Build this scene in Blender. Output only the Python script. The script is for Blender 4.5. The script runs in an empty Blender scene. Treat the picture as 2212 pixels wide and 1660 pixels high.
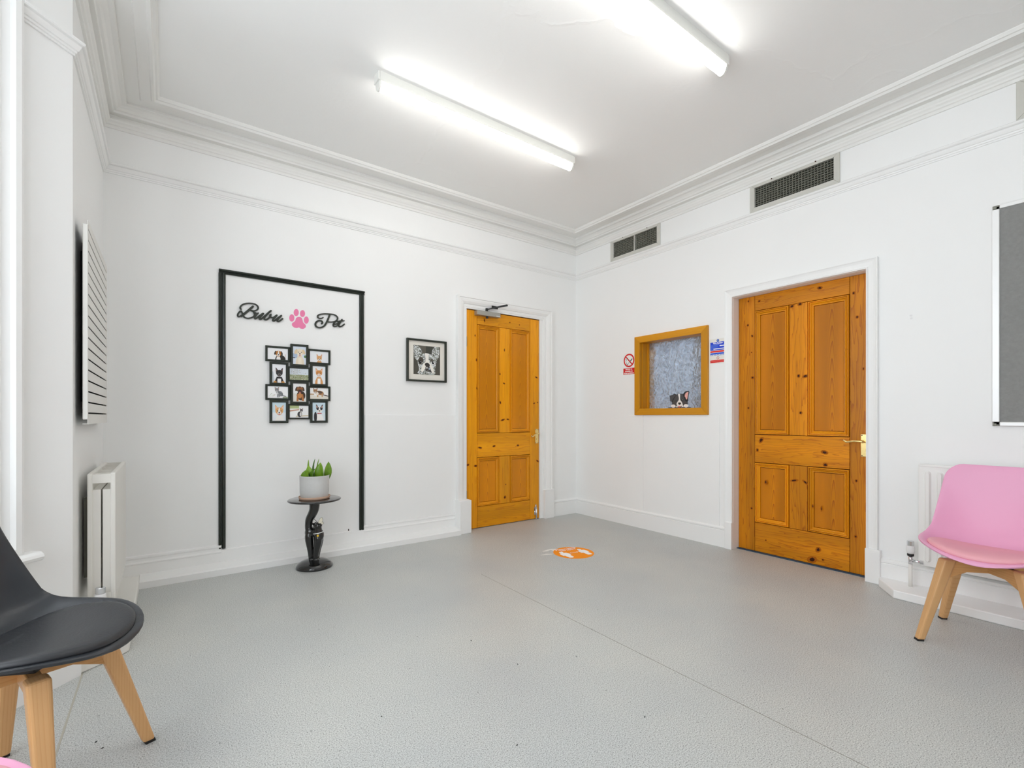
import bpy, bmesh, math, random
from mathutils import Vector, Matrix, Quaternion
random.seed(7)
sc = bpy.context.scene
COL = sc.collection
PI = math.pi
R = math.radians

# ---------------------------------------------------------------- camera, world, exposure
CAM = Vector((-3.664, -3.826, 1.06))
FWD = Vector((.5889, .8082, 0)).normalized()
RGT = Vector((.8082, -.5889, 0)).normalized()
cd = bpy.data.cameras.new('camera')
cd.sensor_width = 36; cd.sensor_fit = 'HORIZONTAL'
cd.lens = 1023.8 / 2212 * 36
cd.shift_y = 71 / 2212
cd.clip_start = .02
cam = bpy.data.objects.new('camera', cd); COL.objects.link(cam)
cam.location = CAM
cam.rotation_euler = (PI / 2, 0, math.atan2(-FWD.x, FWD.y))
sc.camera = cam

w = bpy.data.worlds.new('overcast_sky'); sc.world = w; w.use_nodes = True
bg = w.node_tree.nodes['Background']
bg.inputs[0].default_value = (.88, .94, 1.0, 1)
bg.inputs[1].default_value = 5.1
TUBE_EMISSION = 14.5
sc.view_settings.view_transform = 'Standard'
sc.view_settings.look = 'None'
sc.view_settings.gamma = 1
sc.view_settings.use_curve_mapping = False
sc.view_settings.exposure = 0.12
sc.cycles.use_denoising = True
sc.cycles.max_bounces = 14
sc.cycles.diffuse_bounces = 8
sc.cycles.sample_clamp_indirect = 8

# ---------------------------------------------------------------- materials
MATS = {}
def lin(h):
    h = h.lstrip('#')
    c = [int(h[i:i+2], 16) / 255 for i in (0, 2, 4)]
    return tuple(x / 12.92 if x <= .04045 else ((x + .055) / 1.055) ** 2.4 for x in c) + (1,)
def mat(name, col, rough=.5, metal=0, spec=None, bump=0, bscale=40, vary=0, vscale=8, emit=0, coat=0):
    if name in MATS: return MATS[name]
    m = bpy.data.materials.new(name); m.use_nodes = True
    nt = m.node_tree; p = nt.nodes['Principled BSDF']
    c = lin(col) if isinstance(col, str) else tuple(col) + (1,)
    p.inputs['Base Color'].default_value = c
    p.inputs['Roughness'].default_value = rough
    p.inputs['Metallic'].default_value = metal
    if spec is not None: p.inputs['Specular IOR Level'].default_value = spec
    if coat: p.inputs['Coat Weight'].default_value = coat
    if emit:
        p.inputs['Emission Color'].default_value = c
        p.inputs['Emission Strength'].default_value = emit
    tc = nt.nodes.new('ShaderNodeTexCoord')
    if vary:
        n = nt.nodes.new('ShaderNodeTexNoise'); n.inputs['Scale'].default_value = vscale; n.inputs['Detail'].default_value = 5
        nt.links.new(tc.outputs['Object'], n.inputs['Vector'])
        mx = nt.nodes.new('ShaderNodeMix'); mx.data_type = 'RGBA'
        mx.inputs[6].default_value = tuple(max(0, x * (1 - vary)) for x in c[:3]) + (1,)
        mx.inputs[7].default_value = tuple(min(1, x * (1 + vary)) for x in c[:3]) + (1,)
        nt.links.new(n.outputs['Fac'], mx.inputs[0]); nt.links.new(mx.outputs[2], p.inputs['Base Color'])
    if bump:
        n = nt.nodes.new('ShaderNodeTexNoise'); n.inputs['Scale'].default_value = bscale; n.inputs['Detail'].default_value = 6
        nt.links.new(tc.outputs['Object'], n.inputs['Vector'])
        b = nt.nodes.new('ShaderNodeBump'); b.inputs['Strength'].default_value = bump; b.inputs['Distance'].default_value = .01
        nt.links.new(n.outputs['Fac'], b.inputs['Height']); nt.links.new(b.outputs['Normal'], p.inputs['Normal'])
    MATS[name] = m
    return m
def pr(h, rough=.45): return mat('print_' + h.strip('#') + ('' if rough == .45 else '_m'), h, rough)

WALL = mat('wall_paint', (.915, .917, .91), .55, bump=.06, bscale=14, vary=.012, vscale=2.5)
TRIM = mat('gloss_trim_paint', (.91, .91, .90), .35, bump=.03, bscale=20)
CREAM = mat('cream_trim_paint', (.86, .845, .80), .4, bump=.03, bscale=25)
RADW = mat('radiator_enamel', (.87, .865, .84), .3, bump=.01, bscale=30)
BLACKM = mat('black_green_gloss', (.012, .018, .012), .28)
BLKPL = mat('black_plastic', (.030, .034, .040), .27, bump=.03, bscale=300)
BLKGL = mat('black_lacquer', (.008, .008, .008), .12, coat=.5)
BLKRB = mat('black_rubber', (.012, .012, .012), .6)
PINKPL = mat('pink_plastic', (.83, .385, .58), .38, bump=.02, bscale=200)
PINKCU = mat('pink_leatherette', (.86, .40, .46), .45, bump=.05, bscale=180)
BLKCU = mat('black_leatherette', (.026, .028, .032), .42, bump=.08, bscale=160)
CHROME = mat('chrome', (.75, .76, .78), .12, metal=1)
BRASS = mat('polished_brass', (.86, .66, .28), .2, metal=1)
STEEL = mat('brushed_aluminium', (.62, .61, .58), .35, metal=1)
WHPL = mat('white_plastic', (.82, .82, .82), .3)
DARK = mat('void_shade', (.010, .011, .010), .8)  # near-black colour standing in for shade in the vents and behind the slotted panel
GRILLE = mat('grille_metal', (.22, .22, .18), .45)
VENTF = mat('vent_frame_paint', (.62, .61, .56), .45, vary=.06, vscale=20)

def ceiling_mat():
    m = bpy.data.materials.new('ceiling_plaster'); m.use_nodes = True; nt = m.node_tree; p = nt.nodes['Principled BSDF']
    p.inputs['Base Color'].default_value = (.90, .90, .885, 1); p.inputs['Roughness'].default_value = .6
    tc = nt.nodes.new('ShaderNodeTexCoord')
    n1 = nt.nodes.new('ShaderNodeTexNoise'); n1.inputs['Scale'].default_value = 1.6; n1.inputs['Detail'].default_value = 8; n1.inputs['Roughness'].default_value = .55
    v = nt.nodes.new('ShaderNodeTexVoronoi'); v.feature = 'DISTANCE_TO_EDGE'; v.inputs['Scale'].default_value = .55
    nz = nt.nodes.new('ShaderNodeTexNoise'); nz.inputs['Scale'].default_value = 2.2; nz.inputs['Detail'].default_value = 6
    mp = nt.nodes.new('ShaderNodeVectorMath'); mp.operation = 'MULTIPLY_ADD'; mp.inputs[1].default_value = (.55, .55, .55)
    nt.links.new(tc.outputs['Object'], n1.inputs['Vector']); nt.links.new(tc.outputs['Object'], nz.inputs['Vector'])
    nt.links.new(nz.outputs['Color'], mp.inputs[0]); nt.links.new(tc.outputs['Object'], mp.inputs[2]); nt.links.new(mp.outputs[0], v.inputs['Vector'])
    r = nt.nodes.new('ShaderNodeMapRange'); r.inputs[1].default_value = 0; r.inputs[2].default_value = .012; r.inputs[3].default_value = .12; r.inputs[4].default_value = 0
    nt.links.new(v.outputs['Distance'], r.inputs[0])
    a = nt.nodes.new('ShaderNodeMath'); a.operation = 'ADD'
    nt.links.new(n1.outputs['Fac'], a.inputs[0]); nt.links.new(r.outputs[0], a.inputs[1])
    b = nt.nodes.new('ShaderNodeBump'); b.inputs['Strength'].default_value = .22; b.inputs['Distance'].default_value = .05
    nt.links.new(a.outputs[0], b.inputs['Height']); nt.links.new(b.outputs['Normal'], p.inputs['Normal'])
    return m
def floor_mat():
    m = bpy.data.materials.new('speckled_vinyl'); m.use_nodes = True; nt = m.node_tree; p = nt.nodes['Principled BSDF']
    tc = nt.nodes.new('ShaderNodeTexCoord')
    def noise(s, d=2, r=.5):
        n = nt.nodes.new('ShaderNodeTexNoise'); n.inputs['Scale'].default_value = s; n.inputs['Detail'].default_value = d; n.inputs['Roughness'].default_value = r
        nt.links.new(tc.outputs['Object'], n.inputs['Vector']); return n
    def ramp(src, stops):
        c = nt.nodes.new('ShaderNodeValToRGB'); e = c.color_ramp.elements
        e[0].position, e[0].color = stops[0][0], stops[0][1] + (1,); e[1].position, e[1].color = stops[-1][0], stops[-1][1] + (1,)
        for q, col in stops[1:-1]:
            k = e.new(q); k.color = col + (1,)
        nt.links.new(src, c.inputs[0]); return c
    fine = ramp(noise(260, 2.5, .65).outputs['Fac'], [(.30, (.09, .095, .09)), (.40, (.37, .38, .37)), (.50, (.55, .565, .555)), (.66, (.70, .715, .70))])
    big = ramp(noise(1.3, 4).outputs['Fac'], [(.3, (.90, .91, .92)), (.7, (1.06, 1.04, 1.0))])
    mul = nt.nodes.new('ShaderNodeMix'); mul.data_type = 'RGBA'; mul.blend_type = 'MULTIPLY'; mul.inputs[0].default_value = 1
    nt.links.new(fine.outputs[0], mul.inputs[6]); nt.links.new(big.outputs[0], mul.inputs[7])
    vo = nt.nodes.new('ShaderNodeTexVoronoi'); vo.inputs['Scale'].default_value = 11; nt.links.new(tc.outputs['Object'], vo.inputs['Vector'])
    sp = nt.nodes.new('ShaderNodeMapRange'); sp.inputs[1].default_value = .035; sp.inputs[2].default_value = .05; sp.inputs[3].default_value = .25; sp.inputs[4].default_value = 1
    nt.links.new(vo.outputs['Distance'], sp.inputs[0])
    m2 = nt.nodes.new('ShaderNodeMix'); m2.data_type = 'RGBA'; m2.blend_type = 'MULTIPLY'; m2.inputs[0].default_value = .5
    nt.links.new(mul.outputs[2], m2.inputs[6]); nt.links.new(sp.outputs[0], m2.inputs[7])
    nt.links.new(m2.outputs[2], p.inputs['Base Color'])
    rr = nt.nodes.new('ShaderNodeMapRange'); rr.inputs[3].default_value = .36; rr.inputs[4].default_value = .5
    nt.links.new(noise(2.2, 4).outputs['Fac'], rr.inputs[0]); nt.links.new(rr.outputs[0], p.inputs['Roughness'])
    b = nt.nodes.new('ShaderNodeBump'); b.inputs['Strength'].default_value = .03; b.inputs['Distance'].default_value = .0006
    nt.links.new(fine.outputs[0], b.inputs['Height']); nt.links.new(b.outputs['Normal'], p.inputs['Normal'])
    return m
def wood_mat(name, light, mid, dark, vertical=True, axis=None, wscale=9.0, stretch=.05, rough=.32, dist=3.0, line=.5, blot=(.86, 1.10), cath=None):
    """grain across = x+y (z for horizontal members); cath = (axis, curvature) draws nested cathedral arches"""
    m = bpy.data.materials.new(name); m.use_nodes = True; nt = m.node_tree; p = nt.nodes['Principled BSDF']
    N, K = nt.nodes.new, nt.links.new
    def math_(op, a, b=None, c=None):
        n = N('ShaderNodeMath'); n.operation = op
        for i, v in enumerate((a, b, c)):
            if v is None: continue
            if isinstance(v, (int, float)): n.inputs[i].default_value = v
            else: K(v, n.inputs[i])
        return n.outputs[0]
    tc = N('ShaderNodeTexCoord'); sp = N('ShaderNodeSeparateXYZ'); K(tc.outputs['Object'], sp.inputs[0])
    sg = N('ShaderNodeSeparateXYZ'); K(tc.outputs['Generated'], sg.inputs[0])
    oi = N('ShaderNodeObjectInfo'); off = math_('MULTIPLY', oi.outputs['Random'], 37.0)
    xy = math_('ADD', sp.outputs[0], sp.outputs[1])
    across, along = (xy, sp.outputs[2]) if vertical else (sp.outputs[2], xy)
    cb = N('ShaderNodeCombineXYZ'); K(across, cb.inputs[0]); K(off, cb.inputs[1]); K(math_('MULTIPLY', along, stretch), cb.inputs[2])
    nz = N('ShaderNodeTexNoise'); nz.inputs['Scale'].default_value = 14; nz.inputs['Detail'].default_value = 3; K(cb.outputs[0], nz.inputs['Vector'])
    if cath:
        u = math_('SUBTRACT', sg.outputs[cath[0]], math_('MULTIPLY_ADD', oi.outputs['Random'], .3, .35))
        v = math_('MULTIPLY_ADD', math_('MULTIPLY', u, u), cath[1], math_('MULTIPLY', along, cath[2]))
        v = math_('ADD', math_('MULTIPLY_ADD', nz.outputs['Fac'], dist, v), off)
    else:
        v = math_('ADD', math_('MULTIPLY_ADD', nz.outputs['Fac'], dist, math_('MULTIPLY', across, wscale * 10)), off)
    fr = math_('FRACT', v)
    ln = math_('POWER', fr, 4.0)
    fine = N('ShaderNodeTexNoise'); fine.inputs['Scale'].default_value = 160; fine.inputs['Detail'].default_value = 2; K(cb.outputs[0], fine.inputs['Vector'])
    t = math_('MULTIPLY', math_('MULTIPLY_ADD', fine.outputs['Fac'], .5, .75), math_('MULTIPLY', ln, line))
    c = N('ShaderNodeValToRGB'); e = c.color_ramp.elements
    e[0].position = 0; e[0].color = light + (1,); e[1].position = 1; e[1].color = dark + (1,)
    k = e.new(.45); k.color = mid + (1,)
    K(t, c.inputs[0])
    n2 = N('ShaderNodeTexNoise'); n2.inputs['Scale'].default_value = 5; n2.inputs['Detail'].default_value = 4; K(cb.outputs[0], n2.inputs['Vector'])
    mr = N('ShaderNodeMapRange'); mr.inputs[1].default_value = .3; mr.inputs[2].default_value = .7; mr.inputs[3].default_value = blot[0]; mr.inputs[4].default_value = blot[1]; K(n2.outputs['Fac'], mr.inputs[0])
    rv = math_('MULTIPLY_ADD', oi.outputs['Random'], .14, .92)
    mx = N('ShaderNodeMix'); mx.data_type = 'RGBA'; mx.blend_type = 'MULTIPLY'; mx.inputs[0].default_value = 1
    K(c.outputs[0], mx.inputs[6]); K(math_('MULTIPLY', mr.outputs[0], rv), mx.inputs[7]); K(mx.outputs[2], p.inputs['Base Color'])
    p.inputs['Roughness'].default_value = rough; p.inputs['Specular IOR Level'].default_value = .3
    b = N('ShaderNodeBump'); b.inputs['Strength'].default_value = .04; b.inputs['Distance'].default_value = .002
    K(t, b.inputs['Height']); K(b.outputs['Normal'], p.inputs['Normal'])
    return m
CEIL = ceiling_mat(); FLOOR = floor_mat()
PL, PM, PD = (.88, .36, .005), (.74, .255, .004), (.42, .10, .003)
PINE_V = wood_mat('pine_vertical', PL, PM, PD, True, wscale=5, stretch=.07, dist=7, line=.5, blot=(.76, 1.10))
PINE_H = wood_mat('pine_horizontal', PL, PM, PD, False, wscale=4.5, stretch=.10, dist=8, line=.6, blot=(.74, 1.10))
PINE2_V = wood_mat('aged_pine_vertical', (.74, .265, .004), (.58, .175, .003), (.30, .06, .002), True, wscale=4.5, stretch=.09, dist=9, line=.65, blot=(.62, 1.14))
PINE2_H = wood_mat('aged_pine_horizontal', (.76, .275, .004), (.60, .18, .003), (.30, .06, .002), False, wscale=4, stretch=.12, dist=10, line=.65, blot=(.66, 1.14))
PINE2M = wood_mat('aged_pine_moulding', (.80, .31, .006), (.68, .22, .004), (.42, .10, .003), True, wscale=3, line=.3, blot=(.8, 1.1))
PINEM = wood_mat('pine_moulding', (.82, .33, .008), (.74, .26, .006), (.5, .14, .004), True, wscale=3, line=.3)
PINEP = [wood_mat('pine_panel', (.80, .295, .004), (.66, .205, .003), (.42, .10, .003), True, line=.75, dist=3.4, cath=(0, 120, 8.0), rough=.3, blot=(.80, 1.08)),
         wood_mat('aged_pine_panel', (.73, .255, .003), (.56, .16, .003), (.28, .05, .002), True, line=.8, dist=3.4, cath=(1, 150, 8.0), rough=.3, blot=(.62, 1.16))]
OAK_V = wood_mat('oak_vertical', (.68, .30, .012), (.55, .21, .008), (.30, .10, .005), True, wscale=13, line=.5, dist=9)
OAK_H = wood_mat('oak_horizontal', (.68, .30, .012), (.55, .21, .008), (.30, .10, .005), False, wscale=13, line=.5, dist=9)
BEECH = wood_mat('beech_leg', (.72, .42, .19), (.66, .35, .14), (.5, .24, .08), True, wscale=9, line=.45, dist=2.5, stretch=.12, rough=.38, blot=(.93, 1.05))
BEECHH = wood_mat('beech_brace', (.66, .36, .14), (.58, .29, .10), (.45, .2, .07), False, wscale=9, line=.45, dist=2.5, rough=.38)
KNOT = mat('knot_dark', (.05, .014, .004), .5, spec=.15)
KNOTR = mat('knot_ring', (.42, .115, .004), .5, spec=.15)
GROOVE = mat('joint_and_gap_shade', (.055, .02, .004), .6)  # dark joints, plus painted shade for the gaps round the mouldings

def glass_mat():
    m = bpy.data.materials.new('window_glass'); m.use_nodes = True; nt = m.node_tree
    nt.nodes.remove(nt.nodes['Principled BSDF'])
    t = nt.nodes.new('ShaderNodeBsdfTransparent'); g = nt.nodes.new('ShaderNodeBsdfGlossy'); g.inputs['Roughness'].default_value = .02
    mx = nt.nodes.new('ShaderNodeMixShader'); mx.inputs[0].default_value = .06
    nt.links.new(t.outputs[0], mx.inputs[1]); nt.links.new(g.outputs[0], mx.inputs[2])
    nt.links.new(mx.outputs[0], nt.nodes['Material Output'].inputs[0]); return m
def obscure_glass():
    m = bpy.data.materials.new('obscured_leaf_glass'); m.use_nodes = True; nt = m.node_tree; p = nt.nodes['Principled BSDF']
    p.inputs['Base Color'].default_value = (.80, .86, .93, 1)
    p.inputs['Transmission Weight'].default_value = .72; p.inputs['Roughness'].default_value = .10; p.inputs['IOR'].default_value = 1.5
    tc = nt.nodes.new('ShaderNodeTexCoord')
    nz = nt.nodes.new('ShaderNodeTexNoise'); nz.inputs['Scale'].default_value = 9; nz.inputs['Detail'].default_value = 2
    nt.links.new(tc.outputs['Object'], nz.inputs['Vector'])
    mp = nt.nodes.new('ShaderNodeVectorMath'); mp.operation = 'MULTIPLY_ADD'; mp.inputs[1].default_value = (.16, .16, .16)
    nt.links.new(nz.outputs['Color'], mp.inputs[0]); nt.links.new(tc.outputs['Object'], mp.inputs[2])
    sc_ = nt.nodes.new('ShaderNodeVectorMath'); sc_.operation = 'MULTIPLY'; sc_.inputs[1].default_value = (1, 1.35, .85); nt.links.new(mp.outputs[0], sc_.inputs[0])
    v = nt.nodes.new('ShaderNodeTexVoronoi'); v.inputs['Scale'].default_value = 36; nt.links.new(sc_.outputs[0], v.inputs['Vector'])
    cr = nt.nodes.new('ShaderNodeValToRGB'); e = cr.color_ramp.elements
    e[0].position = .0; e[0].color = (.42, .46, .50, 1); e[1].position = .75; e[1].color = (.80, .86, .93, 1)
    nt.links.new(v.outputs['Distance'], cr.inputs[0]); nt.links.new(cr.outputs[0], p.inputs['Base Color'])
    b = nt.nodes.new('ShaderNodeBump'); b.inputs['Strength'].default_value = .7; b.inputs['Distance'].default_value = .012
    nt.links.new(v.outputs['Distance'], b.inputs['Height']); nt.links.new(b.outputs['Normal'], p.inputs['Normal'])
    return m
def mosaic_mat():
    m = bpy.data.materials.new('mosaic_print'); m.use_nodes = True; nt = m.node_tree; p = nt.nodes['Principled BSDF']; p.inputs['Roughness'].default_value = .4
    tc = nt.nodes.new('ShaderNodeTexCoord'); v = nt.nodes.new('ShaderNodeTexVoronoi'); v.inputs['Scale'].default_value = 150
    nt.links.new(tc.outputs['Object'], v.inputs['Vector'])
    s = nt.nodes.new('ShaderNodeSeparateColor'); nt.links.new(v.outputs['Color'], s.inputs[0])
    c = nt.nodes.new('ShaderNodeValToRGB'); e = c.color_ramp.elements; e[0].color = (.06, .065, .06, 1); e[1].color = (.86, .88, .86, 1)
    for q, k in ((.25, (.16, .17, .15)), (.5, (.45, .47, .40)), (.7, (.62, .66, .70))):
        a = e.new(q); a.color = k + (1,)
    nt.links.new(s.outputs[0], c.inputs[0]); nt.links.new(c.outputs[0], p.inputs['Base Color']); return m
def leaf_mat():
    m = bpy.data.materials.new('plant_leaf'); m.use_nodes = True; nt = m.node_tree; p = nt.nodes['Principled BSDF']; p.inputs['Roughness'].default_value = .35
    oi = nt.nodes.new('ShaderNodeObjectInfo'); tc = nt.nodes.new('ShaderNodeTexCoord')
    wv = nt.nodes.new('ShaderNodeTexNoise'); wv.inputs['Scale'].default_value = 30; nt.links.new(tc.outputs['Object'], wv.inputs['Vector'])
    a = nt.nodes.new('ShaderNodeMath'); a.operation = 'MULTIPLY_ADD'; a.inputs[1].default_value = .6; nt.links.new(oi.outputs['Random'], a.inputs[0])
    h = nt.nodes.new('ShaderNodeMath'); h.operation = 'MULTIPLY'; h.inputs[1].default_value = .5; nt.links.new(wv.outputs['Fac'], h.inputs[0]); nt.links.new(h.outputs[0], a.inputs[2])
    c = nt.nodes.new('ShaderNodeValToRGB'); e = c.color_ramp.elements; e[0].position = .2; e[0].color = (.03, .12, .008, 1); e[1].position = .85; e[1].color = (.25, .45, .015, 1)
    nt.links.new(a.outputs[0], c.inputs[0]); nt.links.new(c.outputs[0], p.inputs['Base Color']); return m
GLASS = glass_mat(); OBSC = obscure_glass(); MOSAIC = mosaic_mat(); LEAF = leaf_mat()

# ---------------------------------------------------------------- mesh helpers
ORG = {}
class MB:
    """collects geometry in world (or thing-local) coordinates; build() links it as ONE mesh object"""
    def __init__(self, M=None):
        self.v, self.f, self.mi, self.M, self.cur, self.sm = [], [], [], M, 0, []
    def P(self, p): return tuple(self.M(*p)) if self.M else tuple(p)
    def face(self, idx, smooth=False): self.f.append(tuple(idx)); self.mi.append(self.cur); self.sm.append(smooth)
    def add(self, pts):
        b = len(self.v); self.v += [self.P(p) for p in pts]; return b
    def box(self, x0, y0, z0, x1, y1, z1):
        b = self.add([(x0, y0, z0), (x1, y0, z0), (x1, y1, z0), (x0, y1, z0), (x0, y0, z1), (x1, y0, z1), (x1, y1, z1), (x0, y1, z1)])
        for q in ((0, 3, 2, 1), (4, 5, 6, 7), (0, 1, 5, 4), (1, 2, 6, 5), (2, 3, 7, 6), (3, 0, 4, 7)): self.face([b + i for i in q])
        return self
    def hull8(self, p):
        b = self.add(p)
        for q in ((0, 3, 2, 1), (4, 5, 6, 7), (0, 1, 5, 4), (1, 2, 6, 5), (2, 3, 7, 6), (3, 0, 4, 7)): self.face([b + i for i in q])
        return self
    def prism(self, poly, h0, h1, ax=2):
        """extrude a 2D polygon: ax = index of the extrusion axis"""
        def p3(a, h):
            l = [a[0], a[1]]; l.insert(ax, h); return tuple(l)
        n = len(poly); b = self.add([p3(a, h0) for a in poly] + [p3(a, h1) for a in poly])
        self.face(list(range(b, b + n))[::-1]); self.face(range(b + n, b + 2 * n))
        for i in range(n): self.face([b + i, b + (i + 1) % n, b + n + (i + 1) % n, b + n + i])
        return self
    def rings(self, rings, close=True, cap=True, smooth=True):
        n = len(rings[0]); bs = [self.add(r) for r in rings]
        for a, b in zip(bs, bs[1:]):
            for i in range(n if close else n - 1):
                j = (i + 1) % n; self.face([a + i, a + j, b + j, b + i], smooth)
        if cap: self.face(list(range(bs[0], bs[0] + n))[::-1], False); self.face(range(bs[-1], bs[-1] + n), False)
        return self
    def lathe(self, prof, c=(0, 0, 0), n=40, smooth=True, cap=True):
        return self.rings([[(c[0] + r * math.cos(2 * PI * i / n), c[1] + r * math.sin(2 * PI * i / n), c[2] + z) for i in range(n)] for r, z in prof], cap=cap, smooth=smooth)
    def tube(self, pts, rad, n=12, smooth=True, flat=1.0):
        pts = [Vector(p) for p in pts]; k = len(pts)
        if not hasattr(rad, '__len__'): rad = [rad] * k
        t0 = (pts[1] - pts[0]).normalized(); u = t0.orthogonal().normalized(); rs = []
        for i in range(k):
            t = (pts[min(i + 1, k - 1)] - pts[max(i - 1, 0)]).normalized()
            u = (u - t * u.dot(t)).normalized(); v = t.cross(u)
            rs.append([tuple(pts[i] + (u * math.cos(2 * PI * j / n) + v * math.sin(2 * PI * j / n) * flat) * rad[i]) for j in range(n)])
        return self.rings(rs, smooth=smooth)
    def ball(self, c, rx, ry=None, rz=None, n=20, m=12, Q=None):
        ry = ry or rx; rz = rz or rx; rs = []
        for i in range(m + 1):
            a = -PI / 2 + PI * (i * .98 + .01 * m) / m; ring = []
            for j in range(n):
                p = Vector((rx * math.cos(a) * math.cos(2 * PI * j / n), ry * math.cos(a) * math.sin(2 * PI * j / n), rz * math.sin(a)))
                if Q: p = Q @ p
                ring.append(tuple(Vector(c) + p))
            rs.append(ring)
        return self.rings(rs)
    def sweep(self, prof, path, closed=False):
        """prof: (d inward, z); path: 2D points, interior on the left"""
        n = len(path); path = [Vector(p) for p in path]; rs = []
        def nrm(a, b): t = (b - a).normalized(); return Vector((-t.y, t.x))
        for i in range(n):
            ns = []
            if closed or i > 0: ns.append(nrm(path[i - 1], path[i]))
            if closed or i < n - 1: ns.append(nrm(path[i], path[(i + 1) % n]))
            m = sum(ns, Vector((0, 0))); m = m / m.length; m = m / max(.3, m.dot(ns[0]))
            rs.append([(path[i].x + m.x * d, path[i].y + m.y * d, z) for d, z in prof])
        if closed: rs.append(rs[0])
        return self.rings(rs, close=True, cap=not closed, smooth=False)
    def frame(self, a0, a1, z0, z1, prof):
        """mitred rectangular moulding: prof = (inset from the outer edge, depth)"""
        rs = []
        for ax, az, sx, sz in ((a0, z0, 1, 1), (a1, z0, -1, 1), (a1, z1, -1, -1), (a0, z1, 1, -1), (a0, z0, 1, 1)):
            rs.append([(ax + sx * i, d, az + sz * i) for i, d in prof])
        return self.rings(rs, cap=False, smooth=False)
    def build(self, name, mats, parent=None, bevel=0, local=False, seg=2, sub=0, smooth_angle=None):
        me = bpy.data.meshes.new(name)
        o0 = Vector((0, 0, 0)) if (local or parent is None) else ORG.get(parent.name, Vector((0, 0, 0)))
        me.from_pydata([tuple(Vector(p) - o0) for p in self.v], [], self.f)
        ms = mats if isinstance(mats, (list, tuple)) else [mats]
        for m in ms: me.materials.append(m)
        for p, i, s in zip(me.polygons, self.mi, self.sm): p.material_index = i; p.use_smooth = s
        bm = bmesh.new(); bm.from_mesh(me); bmesh.ops.recalc_face_normals(bm, faces=bm.faces[:]); bm.to_mesh(me); bm.free()
        ob = bpy.data.objects.new(name, me); COL.objects.link(ob)
        if parent is not None: ob.parent = parent; ORG[ob.name] = o0
        if bevel:
            b = ob.modifiers.new('bevel', 'BEVEL'); b.width = bevel; b.segments = seg; b.limit_method = 'ANGLE'; b.angle_limit = R(40)
        if sub:
            s = ob.modifiers.new('subdivision', 'SUBSURF'); s.levels = sub; s.render_levels = sub
        return ob
def thing(name, label, cat, loc=(0, 0, 0), group=None, rz=0, kind=None):
    e = bpy.data.objects.new(name, None); COL.objects.link(e); e.location = loc; e.rotation_euler = (0, 0, rz); e.empty_display_size = .1
    ORG[e.name] = Vector(loc); return tag(e, label, cat, group, kind)
def tag(o, label=None, cat=None, group=None, kind=None):
    if label: o['label'] = label
    if cat: o['category'] = cat
    if group: o['group'] = group
    if kind: o['kind'] = kind
    return o
def struct(o, label, cat): return tag(o, label, cat, kind='structure')
def copy_tree(o, parent=None):
    c = o.copy(); COL.objects.link(c); c.parent = parent
    for ch in list(o.children): copy_tree(ch, c)
    return c
def smooth_closed(p, k=4):
    n = len(p); out = []
    for i in range(n):
        a, b, c, d = p[i - 1], p[i], p[(i + 1) % n], p[(i + 2) % n]
        for j in range(k):
            t = j / k
            out.append(tuple(.5 * ((2 * b[q]) + (-a[q] + c[q]) * t + (2 * a[q] - 5 * b[q] + 4 * c[q] - d[q]) * t * t + (-a[q] + 3 * b[q] - 3 * c[q] + d[q]) * t ** 3) for q in (0, 1)))
    return out
def smooth_open(p, k=6):
    n = len(p); out = []
    for i in range(n - 1):
        a, b, c, d = p[max(i - 1, 0)], p[i], p[i + 1], p[min(i + 2, n - 1)]
        for j in range(k):
            t = j / k
            out.append(tuple(.5 * ((2 * b[q]) + (-a[q] + c[q]) * t + (2 * a[q] - 5 * b[q] + 4 * c[q] - d[q]) * t * t + (-a[q] + 3 * b[q] - 3 * c[q] + d[q]) * t ** 3) for q in range(len(b))))
    out.append(tuple(p[-1])); return out
def ell(cx, cy, rx, ry, rot=0, n=18):
    c, s = math.cos(R(rot)), math.sin(R(rot))
    return [(cx + rx * math.cos(a) * c - ry * math.sin(a) * s, cy + rx * math.cos(a) * s + ry * math.sin(a) * c) for a in [2 * PI * i / n for i in range(n)]]
def clip(poly, w, h):
    for ax, lim, sg in ((0, 0, 1), (0, w, -1), (1, 0, 1), (1, h, -1)):
        out = []
        for i in range(len(poly)):
            a, b = poly[i - 1], poly[i]; ia, ib = (a[ax] - lim) * sg >= 0, (b[ax] - lim) * sg >= 0
            if ia != ib:
                t = (lim - a[ax]) / (b[ax] - a[ax]); out.append((a[0] + (b[0] - a[0]) * t, a[1] + (b[1] - a[1]) * t))
            if ib: out.append(b)
        poly = out
        if len(poly) < 3: return []
    return poly
def flat_art(name, shapes, M, parent, box=None, step=.00025):
    """printed shapes: flat ink layers; M(a, b, lift) -> world"""
    mb = MB(); mats = []
    for i, (col, poly) in enumerate(shapes):
        if box: poly = clip(poly, *box)
        if len(poly) < 3: continue
        m = col if not isinstance(col, str) else pr(col)
        if m not in mats: mats.append(m)
        mb.cur = mats.index(m)
        b = mb.add([M(a, c, step * (i + 1)) for a, c in poly]); mb.face(range(b, b + len(poly)))
    me = bpy.data.meshes.new(name); o0 = ORG.get(parent.name, Vector((0, 0, 0))) if parent else Vector((0, 0, 0))
    me.from_pydata([tuple(Vector(p) - o0) for p in mb.v], [], mb.f)
    for m in mats: me.materials.append(m)
    for p, i in zip(me.polygons, mb.mi): p.material_index = i
    ob = bpy.data.objects.new(name, me); COL.objects.link(ob)
    if parent: ob.parent = parent; ORG[ob.name] = o0
    return ob
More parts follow.
